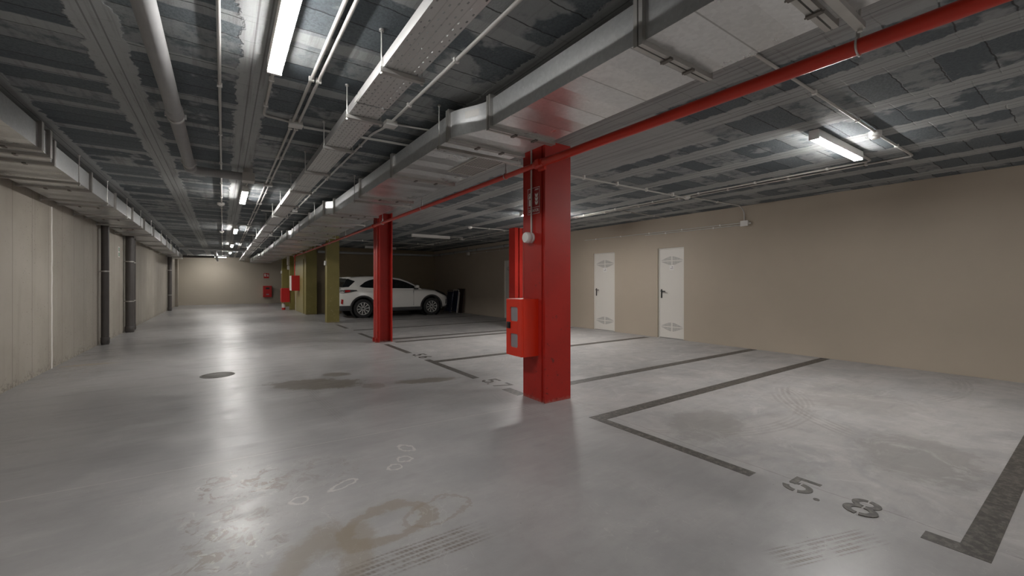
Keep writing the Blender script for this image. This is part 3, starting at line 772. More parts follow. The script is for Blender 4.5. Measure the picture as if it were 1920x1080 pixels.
for k, y in enumerate(ph):
    rr = .041 if y < 3.3 else .030
    f_ = lambda a, b_, c_, d_: a+(b_-a)*(y-c_)/(d_-c_)
    px, pz = (PX+.02, PZ) if y < 1 else (f_(PX-.012, 2.575, 3.36, 8.75), f_(PZ, 2.425, 3.36, 8.75)) if y < 8.7 else (f_(2.575, 2.59, 8.75, 14), 2.422) if y < 14 else (f_(2.59, 2.60, 14, 19.2), 2.42)
    r = thing('pipe_hanger', ORD[k]+' wire hanger from the camera holding the red fire pipe', 'hanger', (px, y, ZC), 'hangers of the red fire pipe')
    mb = MB()
    ring = [(px+(rr+.003)*math.sin(2*PI*q/20), y, pz+(rr+.003)*math.cos(2*PI*q/20)) for q in range(21)]
    mb.tube(ring, .0055, 6).build('ring', M['rod'], r)
    MB().cyl((px, y, pz+rr+.002), (px, y, ZC), .0055, 8).cyl((px, y, pz+rr), (px, y, pz+rr+.05), .011, 8).build('rod', M['rod'], r)

dp = thing('drain_pipe', 'thick grey drain pipe under the ceiling above the driving lane', 'pipe', (-.31, 4, 2.6))
MB().tube(fillet([(-.315, -3, 2.615), (-.315, 6.28, 2.60), (.22, 6.36, 2.605)], .09), .052, 18).build('pipe', M['drain'], dp)
for y in (.4, 4.22): MB().lathe([(.052, -.07), (.058, -.06), (.058, .06), (.052, .07)], (-.315, y, 2.604), 'Y', 20).build('socket', M['drain'], dp)
MB().lathe([(.056, -.10), (.063, -.09), (.063, .0), (.056, .01)], (-.315, 6.17, 2.601), 'Y', 20).build('socket', M['drain'], dp)
for y in (1.6, 4.34, 5.95):
    rg = MB().lathe([(.057, -.012), (.061, -.012), (.061, .012), (.057, .012)], (-.315, y, 2.603), 'Y', 20)
    rg.box(-.385, -.372, y-.012, y+.012, 2.59, 2.625).box(-.258, -.245, y-.012, y+.012, 2.59, 2.625).cyl((-.315, y, 2.66), (-.315, y, ZC), .006, 8)
    rg.build('clamp', M['rod'], dp)
MB().box(.20, .34, 6.28, 6.46, 2.545, 2.66, .02).cyl((.27, 6.37, 2.6), (.27, 6.37, ZC), .05, 14).build('tee_fitting', M['conduit'], dp)
dp = thing('drain_pipe', 'grey cross pipe under the ceiling far down the driving lane', 'pipe', (-.5, 21.2, 2.63))
MB().tube([(-1.45, 21.2, 2.635), (-.3, 21.2, 2.63), (.9, 21.2, 2.625)], .05, 12).build('pipe', M['drain'], dp)
for x in (-1.0, .2): MB().cyl((x, 21.2, 2.64), (x, 21.2, ZC), .008, 8).build('rod', M['rod'], dp)
dp = thing('drain_pipe', 'grey drain pipe run toward the end wall at the far end of the lane', 'pipe', (-.25, 24, 2.57))
MB().tube([(-.28, 21.4, 2.57), (-.25, 28.5, 2.50)], .06, 12).build('pipe', M['drain'], dp)
for y in (23.5, 26.2): MB().lathe([(.06, -.06), (.07, -.05), (.07, .05), (.06, .06)], (-.262, y, 2.57-.07*(y-21.4)/7.1), 'Y', 14).build('socket', M['conduit'], dp)
for y in (22.2, 24.8, 27): MB().cyl((-.26, y, 2.58), (-.26, y, ZC), .008, 8).build('rod', M['rod'], dp)
dp = thing('drain_pipe', 'black pipe crossing under the ceiling at the far end of the lane', 'pipe', (-1, 27.2, 2.6))
MB().tube([(-1.95, 27.2, 2.60), (-.36, 27.2, 2.61)], .05, 12).build('pipe', M['darkpvc'], dp)
for x in (-1.5, -.7): MB().cyl((x, 27.2, 2.62), (x, 27.2, ZC), .008, 8).build('rod', M['rod'], dp)
dp = thing('drain_pipe', 'grey pipe high along the taupe wall turning across the dark back wall', 'pipe', (8, 14, 2.48))
MB().tube(fillet([(8.02, 9.2, 2.53), (8.02, 17.95, 2.50), (3.1, 18.02, 2.48)], .25), .048, 12).build('pipe', M['drain'], dp)
for y in (10.2, 12.0, 13.9, 15.8, 17.2): MB().box(8.05, 8.2, y-.015, y+.015, 2.50, 2.53).lathe([(.052, -.012), (.056, -.012), (.056, .012), (.052, .012)], (8.02, y, 2.53-.03*(y-9.2)/8.75), 'Y', 12).build('clamp', M['clampd'], dp)

# downpipes on the left wall
def downpipe(y, r, z1, lab, rings, x=None):
    x = XL+r+.03 if x is None else x
    o = thing('downpipe', lab, 'pipe', (x, y, 0), 'dark downpipes on the concrete wall')
    MB().cyl((x, y, 0), (x, y, z1), r, 18).build('pipe', M['darkpvc'], o)
    MB().lathe([(r, .02), (r+.008, .03), (r+.008, .14), (r, .15)], (x, y, 0), 'Z', 18).build('socket', M['darkpvc'], o)
    for z in rings:
        MB().lathe([(r+.001, -.012), (r+.006, -.012), (r+.006, .012), (r+.001, .012)], (x, y, z), 'Z', 18).box(XL, x-r, y-.01, y+.01, z-.01, z+.01).build('ring', M['ring'], o)
downpipe(11.62, .062, 2.42, 'nearest dark grey downpipe on the raw concrete wall', (1.48, ))
downpipe(14.15, .085, 2.42, 'thick dark downpipe, left one of the touching pair on the concrete wall', (.78, 1.78))
downpipe(14.86, .055, 2.42, 'slim dark downpipe, right one of the touching pair on the concrete wall', (.78, 1.78))
downpipe(23.9, .075, 2.42, 'distant dark downpipe on the concrete wall near the lane end', (.7, 1.8))
eb = thing('escape_sign', 'small green and white escape sign on the concrete wall beside the paired downpipes', 'sign', (XL, 13.55, 1.9))
MB().box(XL, XL+.006, 13.44, 13.66, 1.86, 2.11).build('board', M['signwhite'], eb)
MB().box(XL+.006, XL+.008, 13.5, 13.62, 2.0, 2.09).build('pictogram', M['green'], eb)
MB().box(XL+.006, XL+.008, 13.5, 13.62, 1.88, 1.97).build('pictogram', M['green'], eb)

# ------------------------------------------------------------------ conduits and boxes
CR = .0105; CZ = ZC-.014
def conduit(pts, lab, r=CR, clips=True, step=.8, fr=.05, name='conduit', face='Z'):
    o = thing(name, lab, 'conduit', pts[0], 'white surface conduits')
    MB().tube(fillet(pts, fr), r, 8).build('tube', M['conduit'], o)
    if clips:
        n = 0
        for a, b_ in zip(pts[:-1], pts[1:]):
            a, b_ = Vector(a), Vector(b_); L = (b_-a).length
            if L < .5: continue
            q = int(L/step); d = (b_-a).normalized()
            for k in range(q):
                p = a+d*((k+.5)*L/q)
                if p.y < .6 or n > 26: continue
                n += 1
                t = MB()
                s_ = d*.012; w_ = Vector((-d.y, d.x, 0))*(r+.006) if abs(d.z) < .5 else Vector((0, r+.006, 0))
                up = Vector((0, 0, 1)) if face == 'Z' else Vector((1, 0, 0))
                pts8 = [p+s_*sx+w_*sw+up*su for su in (-(r+.004), max(r+.004, ZC-p.z) if ZC-p.z < .1 else r+.004) for sw in (-1, 1) for sx in (-1, 1)]
                if face == 'X': pts8 = [p+s_*sx+Vector((0, 0, 1))*(r+.006)*sw*(abs(d.z) < .5)+Vector((0, 1, 0))*(r+.006)*sw*(abs(d.z) >= .5)+up*(r+.004)*su for su in (-1, 1) for sw in (-1, 1) for sx in (-1, 1)]
                v = [t.bm.verts.new(c_) for c_ in pts8]
                for f in ((0,2,3,1),(4,5,7,6),(0,1,5,4),(2,6,7,3),(0,4,6,2),(1,3,7,5)): t.bm.faces.new([v[i] for i in f])
                t.build('clip', M['white'], o)
    return o
def jbox(x, y, lab, s=.05, z=ZC, h=.045, sx=None):
    o = thing('junction_box', lab, 'junction box', (x, y, z), 'white junction boxes')
    sx = sx or s
    MB().box(x-sx, x+sx, y-s, y+s, z-h+.008, z, .005).build('body', M['conduit'], o)
    MB().box(x-sx-.003, x+sx+.003, y-s-.003, y+s+.003, z-h-.004, z-h+.010, .004).build('lid', M['white'], o)
def sensor(x, y, lab):
    o = thing('ceiling_sensor', lab, 'sensor', (x, y, ZC), 'round ceiling sensors')
    MB().lathe([(0, -.065), (.03, -.06), (.042, -.045), (.045, -.04)], (x, y, ZC), 'Z', 18).build('lens', M['lamp_off'], o)
    MB().lathe([(.055, -.042), (.058, -.03), (.058, 0), (0, 0)], (x, y, ZC), 'Z', 18).build('base', M['white'], o)
conduit([(-.02, -3, CZ), (-.02, 28.9, CZ)], 'single thin conduit straight along the lane ceiling beside the drain pipe', step=1.2)
sensor(-.03, 9.35, 'round white sensor on the single lane conduit, nearer one')
sensor(-.03, 14.4, 'small round white sensor on the single lane conduit, farther one')
conduit([(.520, -3, CZ), (.520, 28.9, CZ)], 'left one of the twin conduits between the lamps and the cable tray', .012, step=1.1)
conduit([(.567, -3, CZ), (.567, 28.9, CZ)], 'right one of the twin conduits between the lamps and the cable tray', .012, step=1.1)
jn = ['nearest white junction box on the twin conduits', 'second white junction box on the twin conduits, by the drain pipe tee', 'third junction box on the twin conduits', 'fourth junction box on the twin conduits', 'fifth, farthest junction box on the twin conduits']
jy = [4.25, 7.1, 12.5, 17.9, 22.4]
for i, y in enumerate(jy): jbox(.545, y, jn[i], .045, ZC, .045, .055)
conduit([(.50, 4.25, CZ), (.29, 4.21, CZ), (.285, 3.17, CZ)], 'short bent conduit from the nearest junction box to the nearest lane lamp', step=.5)
ln2 = ['second', 'third', 'fourth', 'farthest']
for i, (y, l) in enumerate(zip(jy[1:], LY[1:])):
    conduit([(.49, y, CZ), (.30, y, CZ), (.283, l-.63, CZ)], 'short bent conduit from a junction box to the %s lane lamp' % ln2[i], clips=False)
conduit([(.61, 4.25, CZ-.024), (2.4, 4.15, CZ-.024), (6.40, 4.12, CZ-.024)], 'cross conduit from the nearest junction box over the tray and duct to the bays', .012, step=.65)
conduit([(1.255, -3, CZ), (1.255, 3.71, CZ)], 'near stretch of the single conduit between cable tray and wide duct', .012)
jbox(1.255, 3.76, 'white junction box on the conduit between cable tray and wide duct', .05)
conduit([(1.255, 3.81, CZ), (1.24, 3.95, CZ), (1.20, 4.12, CZ), (1.19, 12, CZ), (1.19, 28.9, CZ)], 'far stretch of the single conduit between cable tray and wide duct', .011, fr=.08)
conduit([(1.305, 3.76, CZ), (2.66, 3.62, CZ), (2.713, 3.550, CZ-.02), (2.713, 3.550, 1.775)], 'conduit crossing the duct and dropping down the nearest red column', .0095, step=.5, fr=.03)
so = thing('alarm_siren', 'round white siren on the corridor face of the nearest red column', 'siren', (2.7, 3.56, 1.73))
MB().lathe([(.052, 0), (.056, -.004), (.056, -.03), (.052, -.034), (.0, -.034)], (2.73, 3.56, 1.73), 'X', 28).build('base', M['white'], so)
MB().lathe([(.054, -.034), (.058, -.040), (.058, -.085), (.05, -.096), (.0, -.098)], (2.73, 3.56, 1.73), 'X', 28).build('cap', M['white'], so)
for k, (y, n) in enumerate([(9.4, 'second'), (14.6, 'third'), (19.8, 'fourth')]):
    jbox(1.19, y, 'small %s junction box on the conduit beside the wide duct' % n, .045)
    conduit([(.62, y+.25, CZ-.024), (2.6, y+.25, CZ-.024)], 'cross conduit over the tray at the %s lane junction' % n, clips=False)
# bays
conduit([(2.28, 1.30, CZ), (5.16, 1.31, CZ)], 'cross conduit from the wide duct to the round box near the upper right lamp')
jb = thing('junction_box', 'round white box on the ceiling right of the upper right lamp', 'junction box', (5.21, 1.32, ZC), 'white junction boxes')
MB().lathe([(0, -.075), (.03, -.072), (.038, -.06), (.04, -.05), (.05, -.048), (.05, 0), (0, 0)], (5.21, 1.32, ZC), 'Z', 18).build('body', M['white'], jb)
conduit([(5.26, 1.32, CZ), (6.51, 1.31, CZ), (6.51, 9.0, CZ)], 'conduit turning along the bays nearer the taupe wall', .012, fr=.06)
conduit([(5.90, 1.64, CZ), (6.36, 1.65, CZ), (6.40, 6.95, CZ), (6.29, 6.95, CZ)], 'conduit linking the two lit bay lamps', .0125, fr=.06)
sensor(6.46, 4.12, 'round white sensor where the bay conduits cross, below the ceiling')
conduit([(6.57, 4.10, CZ), (8.05, 4.03, CZ), (XR-.014, 4.02, 2.60), (XR-.014, 4.02, 2.42)], 'conduit from the sensor across to the taupe wall, bending down to the wall box', .012, fr=.09)
wb = thing('wall_box', 'white junction box high on the taupe wall above the nearest door', 'junction box', (XR, 4.0, 2.375), 'white junction boxes')
MB().box(XR-.05, XR, 3.94, 4.07, 2.33, 2.425, .006).build('body', M['conduit'], wb)
MB().box(XR-.06, XR-.045, 3.935, 4.075, 2.325, 2.43, .004).build('lid', M['white'], wb)
MB().cyl((XR-.025, 3.90, 2.375), (XR-.025, 3.945, 2.375), .016, 10).build('gland', M['white'], wb)
conduit([(XR-.014, 4.07, 2.395), (XR-.014, 8.3, 2.41)], 'upper of two conduits running along the taupe wall from its box', .010, face='X')
conduit([(XR-.014, 4.07, 2.355), (XR-.014, 6.3, 2.365)], 'lower of two conduits running along the taupe wall from its box', .010, face='X')
conduit([(6.535, 5.70, ZC-.009), (8.18, 5.76, ZC-.009)], 'thin cross conduit from the bay run to the taupe wall above the nearest door', .008)
conduit([(6.60, 9.50, CZ), (6.45, 9.62, CZ), (5.38, 9.62, CZ)], 'conduit between the far sensor and the hidden red bay column', .011)
sensor(5.33, 9.62, 'round white sensor on the ceiling left of the hidden red bay column')
conduit([(6.55, 9.4, CZ), (6.60, 17.2, CZ)], 'conduit along the far bays toward the dark back wall, right one', .011)
conduit([(5.90, 12.0, CZ), (6.40, 12.0, CZ), (6.42, 17.0, CZ), (5.9, 17.0, CZ)], 'conduit linking the two unlit bay lamps', .011)
conduit([(2.45, 14.7, CZ-.024), (6.44, 14.7, CZ-.024)], 'cross conduit over the white car', .011)
jbox(6.5, 14.75, 'white junction box where the far conduits cross above the car', .07)
jbox(6.57, 12.4, 'white junction box on the far right bay conduit', .06)
conduit([(6.62, 12.4, ZC-.009), (8.15, 12.6, ZC-.009)], 'thin cross conduit from the far box to the taupe wall', .008)
conduit([(XR-.0095, 14.9, ZC), (XR-.0095, 14.9, 2.47)], 'short vertical conduit dropping to the far wall box', .011, clips=False)
wb = thing('wall_box', 'small white junction box on the taupe wall beyond the farthest door', 'junction box', (XR, 14.9, 2.42), 'white junction boxes')
MB().box(XR-.06, XR, 14.82, 14.98, 2.36, 2.48, .006).build('body', M['white'], wb)
conduit([(XR-.014, 14.82, 2.42), (XR-.014, 9.5, 2.42)], 'thin conduit along the taupe wall above the farthest door', .009, face='X')

# ------------------------------------------------------------------ signs
FONT = {}
def text_mesh(body, size, mat, name, parent, mtx, align='CENTER', ext=.0006, sx=1.0):
    cu = bpy.data.curves.new(name, 'FONT'); cu.body = body; cu.size = size; cu.align_x = align; cu.align_y = 'CENTER'
    cu.extrude = ext; cu.offset = size*.012
    to = bpy.data.objects.new(name, cu); COL.objects.link(to)
    dg = bpy.context.evaluated_depsgraph_get(); me = bpy.data.meshes.new_from_object(to.evaluated_get(dg))
    bpy.data.objects.remove(to); bpy.data.curves.remove(cu)
    me.transform(Matrix.Diagonal((sx, 1, 1, 1))); me.transform(mtx); me.materials.clear(); me.materials.append(mat)
    o = bpy.data.objects.new(name, me); COL.objects.link(o); parent_to(o, parent); return o
def face_mtx(x, y, z, facing):
    """text plane facing -X or -Y"""
    if facing == '-X': return Matrix(((0,0,-1,x),(-1,0,0,y),(0,1,0,z),(0,0,0,1)))
    return Matrix(((1,0,0,x),(0,0,-1,y),(0,1,0,z),(0,0,0,1)))
sg = thing('extinguisher_sign', 'red sign with white extinguisher pictogram and lettering on the nearest red column', 'sign', (2.73, 3.53, 2.12))
sx = 2.7305; y0, y1, z0, z1 = 3.425, 3.632, 1.982, 2.262
MB().box(sx-.004, sx, y0, y1, z0, z1).build('board', M['signred'], sg)
bd = MB(); e = .004; xa, xb = sx-.0055, sx-.004
bd.box(xa, xb, y0, y0+e, z0, z1).box(xa, xb, y1-e, y1, z0, z1).box(xa, xb, y0, y1, z0, z0+e).box(xa, xb, y0, y1, z1-e, z1).box(xa, xb, y0, y1, z0+.068, z0+.072)
bd.build('border', M['signwhite'], sg)
pg = MB()
ec = 3.590
def P(mb, poly): mb.prism(poly, lambda u, v, d_: (d_, u, v), xa, xb)
P(pg, [(ec-.02, 2.075), (ec+.02, 2.075), (ec+.02, 2.165), (ec+.012, 2.185), (ec-.012, 2.185), (ec-.02, 2.165)])
P(pg, [(ec-.008, 2.19), (ec+.008, 2.19), (ec+.008, 2.205), (ec-.008, 2.205)])
pts = [(ec+.01, 2.207), (ec+.024, 2.198), (ec+.032, 2.18), (ec+.030, 2.155)]
pg.tube([(sx-.005, a, b_) for a, b_ in pts], .0035, 6)
P(pg, [(ec-.03, 2.214), (ec+.006, 2.206), (ec+.006, 2.211), (ec-.03, 2.222)])
pg.build('pictogram', M['signwhite'], sg)
MB().box(xa-.0008, xa, ec-.008, ec+.008, 2.14, 2.156).build('gauge', M['signred'], sg)
fl = MB(); fc = y0+.055
for k in range(3):
    zf = 2.085+k*.04
    P(fl, [(fc+.006, zf-.010), (fc-.014, zf-.006), (fc-.026, zf+.012), (fc-.030, zf+.036), (fc-.018, zf+.022), (fc-.010, zf+.020), (fc-.006, zf+.034), (fc+.004, zf+.018), (fc+.016, zf+.030), (fc+.026, zf+.034), (fc+.022, zf+.014), (fc+.018, zf+.0)])
fl.build('flame_pictogram', M['signwhite'], sg)
text_mesh('EXTINTOR', .044, M['signwhite'], 'lettering', sg, face_mtx(sx-.005, (y0+y1)/2, z0+.036, '-X'), sx=.80)
MB().box(xa, xb, y0+.02, y0+.085, z1-.03, z1-.026).box(xa, xb, y0+.02, y0+.075, z1-.022, z1-.018).build('fine_print', M['signwhite'], sg)

sg = thing('fire_hose_sign', 'small red sign above the red cabinet on the far end wall', 'sign', (2.15, YF, 1.67))
MB().box(2.02, 2.30, YF-.006, YF, 1.52, 1.82).build('board', M['darkred'], sg)
MB().box(2.05, 2.12, YF-.009, YF-.006, 1.62, 1.79).box(2.12, 2.16, YF-.009, YF-.006, 1.62, 1.66).lathe([(.0, -.009), (.028, -.009), (.028, -.006), (0, -.006)], (2.16, YF, 1.73), 'Y', 14).box(2.2, 2.27, YF-.009, YF-.006, 1.62, 1.70).box(2.22, 2.25, YF-.009, YF-.006, 1.70, 1.78).build('pictogram', M['signwhite'], sg)

# ------------------------------------------------------------------ fire cabinets
fc = thing('fire_cabinet', 'orange red fire cabinet with two grey panes fixed to the nearest red column', 'fire cabinet', (2.63, 3.59, .48))
X0, X1, Y0, Y1, Z0, Z1 = 2.535, 2.731, 3.45, 3.735, .48, 1.08
MB().box(X0, X1, Y0, Y1, Z0, Z1, .004).build('body', M['redcab'], fc)
dr = MB()
ty = [Y0+.002, Y0+.075, Y1-.075, Y1-.002]
DX0, DX1 = X0-.022, X0-.0005
PZs = [(Z0+.09, Z0+.235), (Z1-.235, Z1-.085)]
dr.box(DX0, DX1, Y0+.002, Y0+.075, Z0+.003, Z1-.003, .003).box(DX0, DX1, Y1-.075, Y1-.002, Z0+.003, Z1-.003, .003)
zz = [Z0+.003, PZs[0][0], PZs[0][1], PZs[1][0], PZs[1][1], Z1-.003]
for a, b_ in ((zz[0], zz[1]), (zz[2], zz[3]), (zz[4], zz[5])): dr.box(DX0, DX1, Y0+.075, Y1-.075, a, b_)
# rounded pane corners
for (a, b_) in PZs:
    for (cy_, sy_) in ((Y0+.075, 1), (Y1-.075, -1)):
        for (cz_, sz_) in ((a, 1), (b_, -1)):
            rr = .02
            poly = [(cy_, cz_)]+[(cy_+sy_*(rr-rr*math.sin(t*PI/8)), cz_+sz_*(rr-rr*math.cos(t*PI/8))) for t in range(5)]
            dr.prism(poly, lambda u, v, d_: (d_, u, v), DX0, DX1)
d = dr.build('door', M['redcab'], fc, 30)
for (a, b_) in PZs: MB().box(X0-.012, X0-.006, Y0+.07, Y1-.07, a-.005, b_+.005).build('pane', M['glassgrey'], d)
MB().box(DX0-.012, DX0, Y1-.085, Y1-.022, Z0+.285, Z0+.355, .006).box(DX0-.02, DX0-.012, Y1-.075, Y1-.045, Z0+.295, Z0+.345, .004).build('latch', M['black'], d)

fc = thing('fire_cabinet', 'dark red fire cabinet on the far end wall below its sign', 'fire cabinet', (2.2, YF, .36))
MB().box(1.98, 2.42, YF-.32, YF+.004, .38, 1.06, .006).build('body', M['darkred'], fc)
d = MB().box(2.0, 2.40, YF-.34, YF-.321, .40, 1.04, .004).build('door', M['darkred'], fc)
MB().box(2.13, 2.27, YF-.345, YF-.34, .52, .58).build('pane', M['glassgrey'], d)
MB().box(2.10, 2.30, YF-.345, YF-.34, .86, .96).build('pane', M['black'], d)
for (x0, x1, y0, y1, z0, z1, lab) in [(2.36, 2.658, 19.55, 20.1, .91, 1.55, 'upper red cabinet on the olive stair core, fed by a red riser'),
                                      (2.20, 2.518, 21.5, 21.95, .36, 1.0, 'lower red cabinet at the far edge of the stair core')]:
    fc = thing('fire_cabinet', lab, 'fire cabinet', (x1, (y0+y1)/2, z0))
    MB().box(x0, x1, y0, y1, z0, z1, .006).build('body', M['darkred'], fc)
    MB().box(x0-.02, x0-.001, y0+.01, y1-.01, z0+.01, z1-.01, .004).build('door', M['signwhite'] if z0 > .5 else M['darkred'], fc)
ex = thing('emergency_light', 'white emergency light on the slim olive column by the pipe end', 'emergency light', (2.5, 21.5, 2.2))
MB().box(2.42, 2.524, 21.58, 21.72, 2.05, 2.45, .03).build('body', M['white'], ex)
MB().box(2.43, 2.524, 21.6, 21.7, 1.85, 2.04, .03).build('lens', M['lamp_off'], ex)
fe = thing('fire_extinguisher', 'white and red bottle standing at the foot of the slim olive column', 'fire extinguisher', (2.3, 21.75, 0))
MB().lathe([(0, .0), (.07, .0), (.075, .02), (.075, .10)], (2.3, 21.8, 0), 'Z', 16).build('base', M['darkred'], fe)
MB().lathe([(.075, .10), (.075, .25), (.05, .30), (.02, .31), (.02, .34), (0, .34)], (2.3, 21.8, 0), 'Z', 16).build('body', M['white'], fe)
for (x, y, z, lab) in [(2.66, 14.02, 1.86, 'small white switch on the corner of the olive column by the car'), (2.53, 24.68, 1.8, 'small white switch on the farthest olive column')]:
    sw = thing('wall_switch', lab, 'switch', (x, y, z))
    MB().box(x-.05, x, y-.0, y+.12, z-.07, z+.07, .01).build('body', M['white'], sw)
    MB().box(x-.056, x-.05, y+.03, y+.09, z-.03, z+.03, .003).build('rocker', M['paper'], sw)

# ------------------------------------------------------------------ car
CX, CY = 3.30, 15.94
car = thing('car', 'white compact crossover car parked nose to the taupe wall', 'car', (CX+2.1, CY, 0))
def Wp(s, y, z): return (CX+s, CY+y, z)
ST = [(0.0,.60,.44,.90),(.03,.70,.36,.97),(.10,.775,.31,1.01),(.28,.84,.27,1.045),(.55,.885,.25,1.06),(.9,.90,.24,1.055),(1.4,.895,.23,1.035),(2.0,.893,.23,1.02),(2.6,.893,.23,1.01),(2.95,.893,.23,1.0),
      (3.2,.89,.24,.985),(3.5,.88,.25,.955),(3.75,.845,.26,.90),(3.95,.775,.27,.83),(4.08,.67,.29,.75),(4.16,.56,.31,.66),(4.19,.46,.34,.58)]
def ringpts(s, w, zb, zt):
    h = zt-zb
    half = [(0, zb), (w*.80, zb), (w*.955, zb+.05), (w*.99, zb+h*.28), (w*1.0, zb+h*.5), (w*1.0, zb+h*.68), (w*.985, zb+h*.82), (w*.955, zb+h*.93), (w*.88, zt), (w*.55, zt+.028), (0, zt+.04)]
    return [Wp(s, -y, z) for y, z in half] + [Wp(s, y, z) for y, z in half[-2:0:-1]]
mb = MB(); rings = [[mb.bm.verts.new(p) for p in ringpts(*st)] for st in ST]
n = len(rings[0])
for i in range(len(rings)-1):
    for k in range(n): mb.bm.faces.new((rings[i][k], rings[i][(k+1)%n], rings[i+1][(k+1)%n], rings[i+1][k]))
mb.bm.faces.new(rings[0]); mb.bm.faces.new(rings[-1])
body = mb.build('body', M['carwhite'], None, 60)
AX = (.765, 3.345); WR = .335
cut = MB()
for a in AX:
    for sd in (-1, 1): cut.cyl(Wp(a, sd*.60, WR+.01), Wp(a, sd*1.2, WR+.01), .395, 40)
cu = cut.build('wheel_cutter', M['black'], None, 0)
m1 = body.modifiers.new('s', 'SUBSURF'); m1.levels = 2; m1.render_levels = 2
m2 = body.modifiers.new('b', 'BOOLEAN'); m2.object = cu; m2.operation = 'DIFFERENCE'; m2.solver = 'EXACT'
dg = bpy.context.evaluated_depsgraph_get(); me = bpy.data.meshes.new_from_object(body.evaluated_get(dg))
body.modifiers.clear(); body.data = me; bpy.data.objects.remove(cu)
for p in me.polygons: p.use_smooth = True; p.material_index = 0
me.set_sharp_from_angle(angle=math.radians(40))
while len(me.materials) > 1: me.materials.pop()
body.parent = car; me.transform(Matrix.Translation(-Vector(car.location)))
# greenhouse
RP = [(.06,1.07),(.14,1.17),(.22,1.31),(.27,1.40),(.33,1.425),(.6,1.465),(1.0,1.49),(1.4,1.492),(1.8,1.475),(2.15,1.43),(2.45,1.325),(2.75,1.17),(3.02,1.025)]
def roof(s):
    if s <= RP[0][0]: return RP[0][1]
    for (a, za), (b_, zb) in zip(RP[:-1], RP[1:]):
        if s <= b_:
            return za+(zb-za)*(s-a)/(b_-a)
    return RP[-1][1]
BZ = .985
def taper(s): return 1-.10*max(0, (.75-s)/.7)**1.5-.12*max(0, (s-2.5)/.55)**1.6
def gh(s, t, off=0.0):
    zr = roof(s); e = zr-.045
    if t < .6: z = BZ+(e-BZ)*t/.6; y = .845-.40*(z-1.0); y += off; 
    else:
        u = (t-.6)/.4; ye = .845-.40*(e-1.0); y = ye*math.cos(u*PI/2)**.8 if u < 1 else 0; z = e+(zr-e+off)*math.sin(u*PI/2)**.7
    return y*taper(s), z
mb = MB(); rows = []
SS = [.06,.10,.14,.18,.22,.27,.33,.45,.6,.8,1.0,1.2,1.4,1.6,1.8,2.0,2.15,2.3,2.45,2.6,2.75,2.9,3.02]
TT = [0,.2,.4,.55,.6,.66,.72,.8,.88,.94,1.0]
for s in SS:
    h = [gh(s, t) for t in TT]
    rows.append([Wp(s, -y, z) for y, z in h]+[Wp(s, y, z) for y, z in h[-2::-1]])
mb.grid(rows); gr = mb.build('cabin_shell', M['carwhite'], car, 50)
sp = MB(); 
sp.prism([(.10, 1.405), (.30, 1.385), (.42, 1.435), (.30, 1.452), (.12, 1.432)], lambda u, v, d_: Wp(u, d_, v), -.60, .60).build('roof_spoiler', M['carwhite'], car)
# side windows (planar, tilted with the tumblehome)
for sd in (-1, 1):
    def sw(poly, nm, mat, o1=.006, par=car):
        m_ = MB(); f = lambda u, v, d_: Wp(u, sd*((.845-.40*(v-1.0))*taper(u)+d_), v)
        return m_.prism(poly, f, -.004, o1).build(nm, mat, par, 0)
    def strip(cols, nm, mat, o1=.006):
        m_ = MB(); rws = []
        for (u, z0, z1) in cols:
            rws.append([Wp(u, sd*((.845-.40*(v-1.0))*taper(u)+o1), v) for v in (z0, z0+(z1-z0)*.5, z1)])
        m_.grid(rws); return m_.build(nm, mat, car, 60)
    top = lambda s: roof(s)-.085
    strip([(.66, 1.12, 1.13), (.74, 1.085, 1.19), (.86, 1.072, 1.275), (1.0, 1.065, 1.335), (1.2, 1.06, 1.385), (1.38, 1.055, top(1.38)), (1.535, 1.05, top(1.535))], 'rear_side_window', M['carglass'])
    strip([(1.60, 1.048, top(1.6)), (1.85, 1.045, top(1.85)), (2.05, 1.042, top(2.05)), (2.2, 1.04, 1.325), (2.4, 1.038, 1.255), (2.55, 1.036, 1.185), (2.7, 1.034, 1.115), (2.84, 1.034, 1.045)], 'front_side_window', M['carglass'])
    strip([(1.535, 1.05, top(1.535)), (1.60, 1.048, top(1.6))], 'door_pillar', M['black'], .007)
# glass patches front and rear
def patch(s0, s1, t0, nm):
    mb = MB(); rows = []
    for i in range(9):
        s = s0+(s1-s0)*i/8; h = [gh(s, t0+(1-t0)*k/6, .006) for k in range(7)]
        rows.append([Wp(s, -y, z+.004) for y, z in h]+[Wp(s, y, z+.004) for y, z in h[-2::-1]])
    mb.grid(rows); return mb.build(nm, M['carglass'], car, 50)
patch(2.22, 2.97, .66, 'windshield')
rg = MB(); rows = []
for i in range(7):
    s = .075+(.262-.075)*i/6; rows.append([Wp(s-.012, y*(1.0-.10*i/6), roof(s)+.004) for y in (-.70, -.5, -.25, 0, .25, .5, .70)])
rg.grid(rows); rg.build('rear_window', M['carglass'], car, 50)
for sd in (-1, 1):
    sw2 = MB().prism([(.09, 1.085), (.30, 1.10), (.52, 1.30), (.30, 1.385), (.24, 1.37)], lambda u, v, d_: Wp(u, sd*((.845-.40*(v-1.0))*taper(u)+d_), v), -.004, .006)
    sw2.build('rear_quarter_glass', M['carglass'], car, 0)
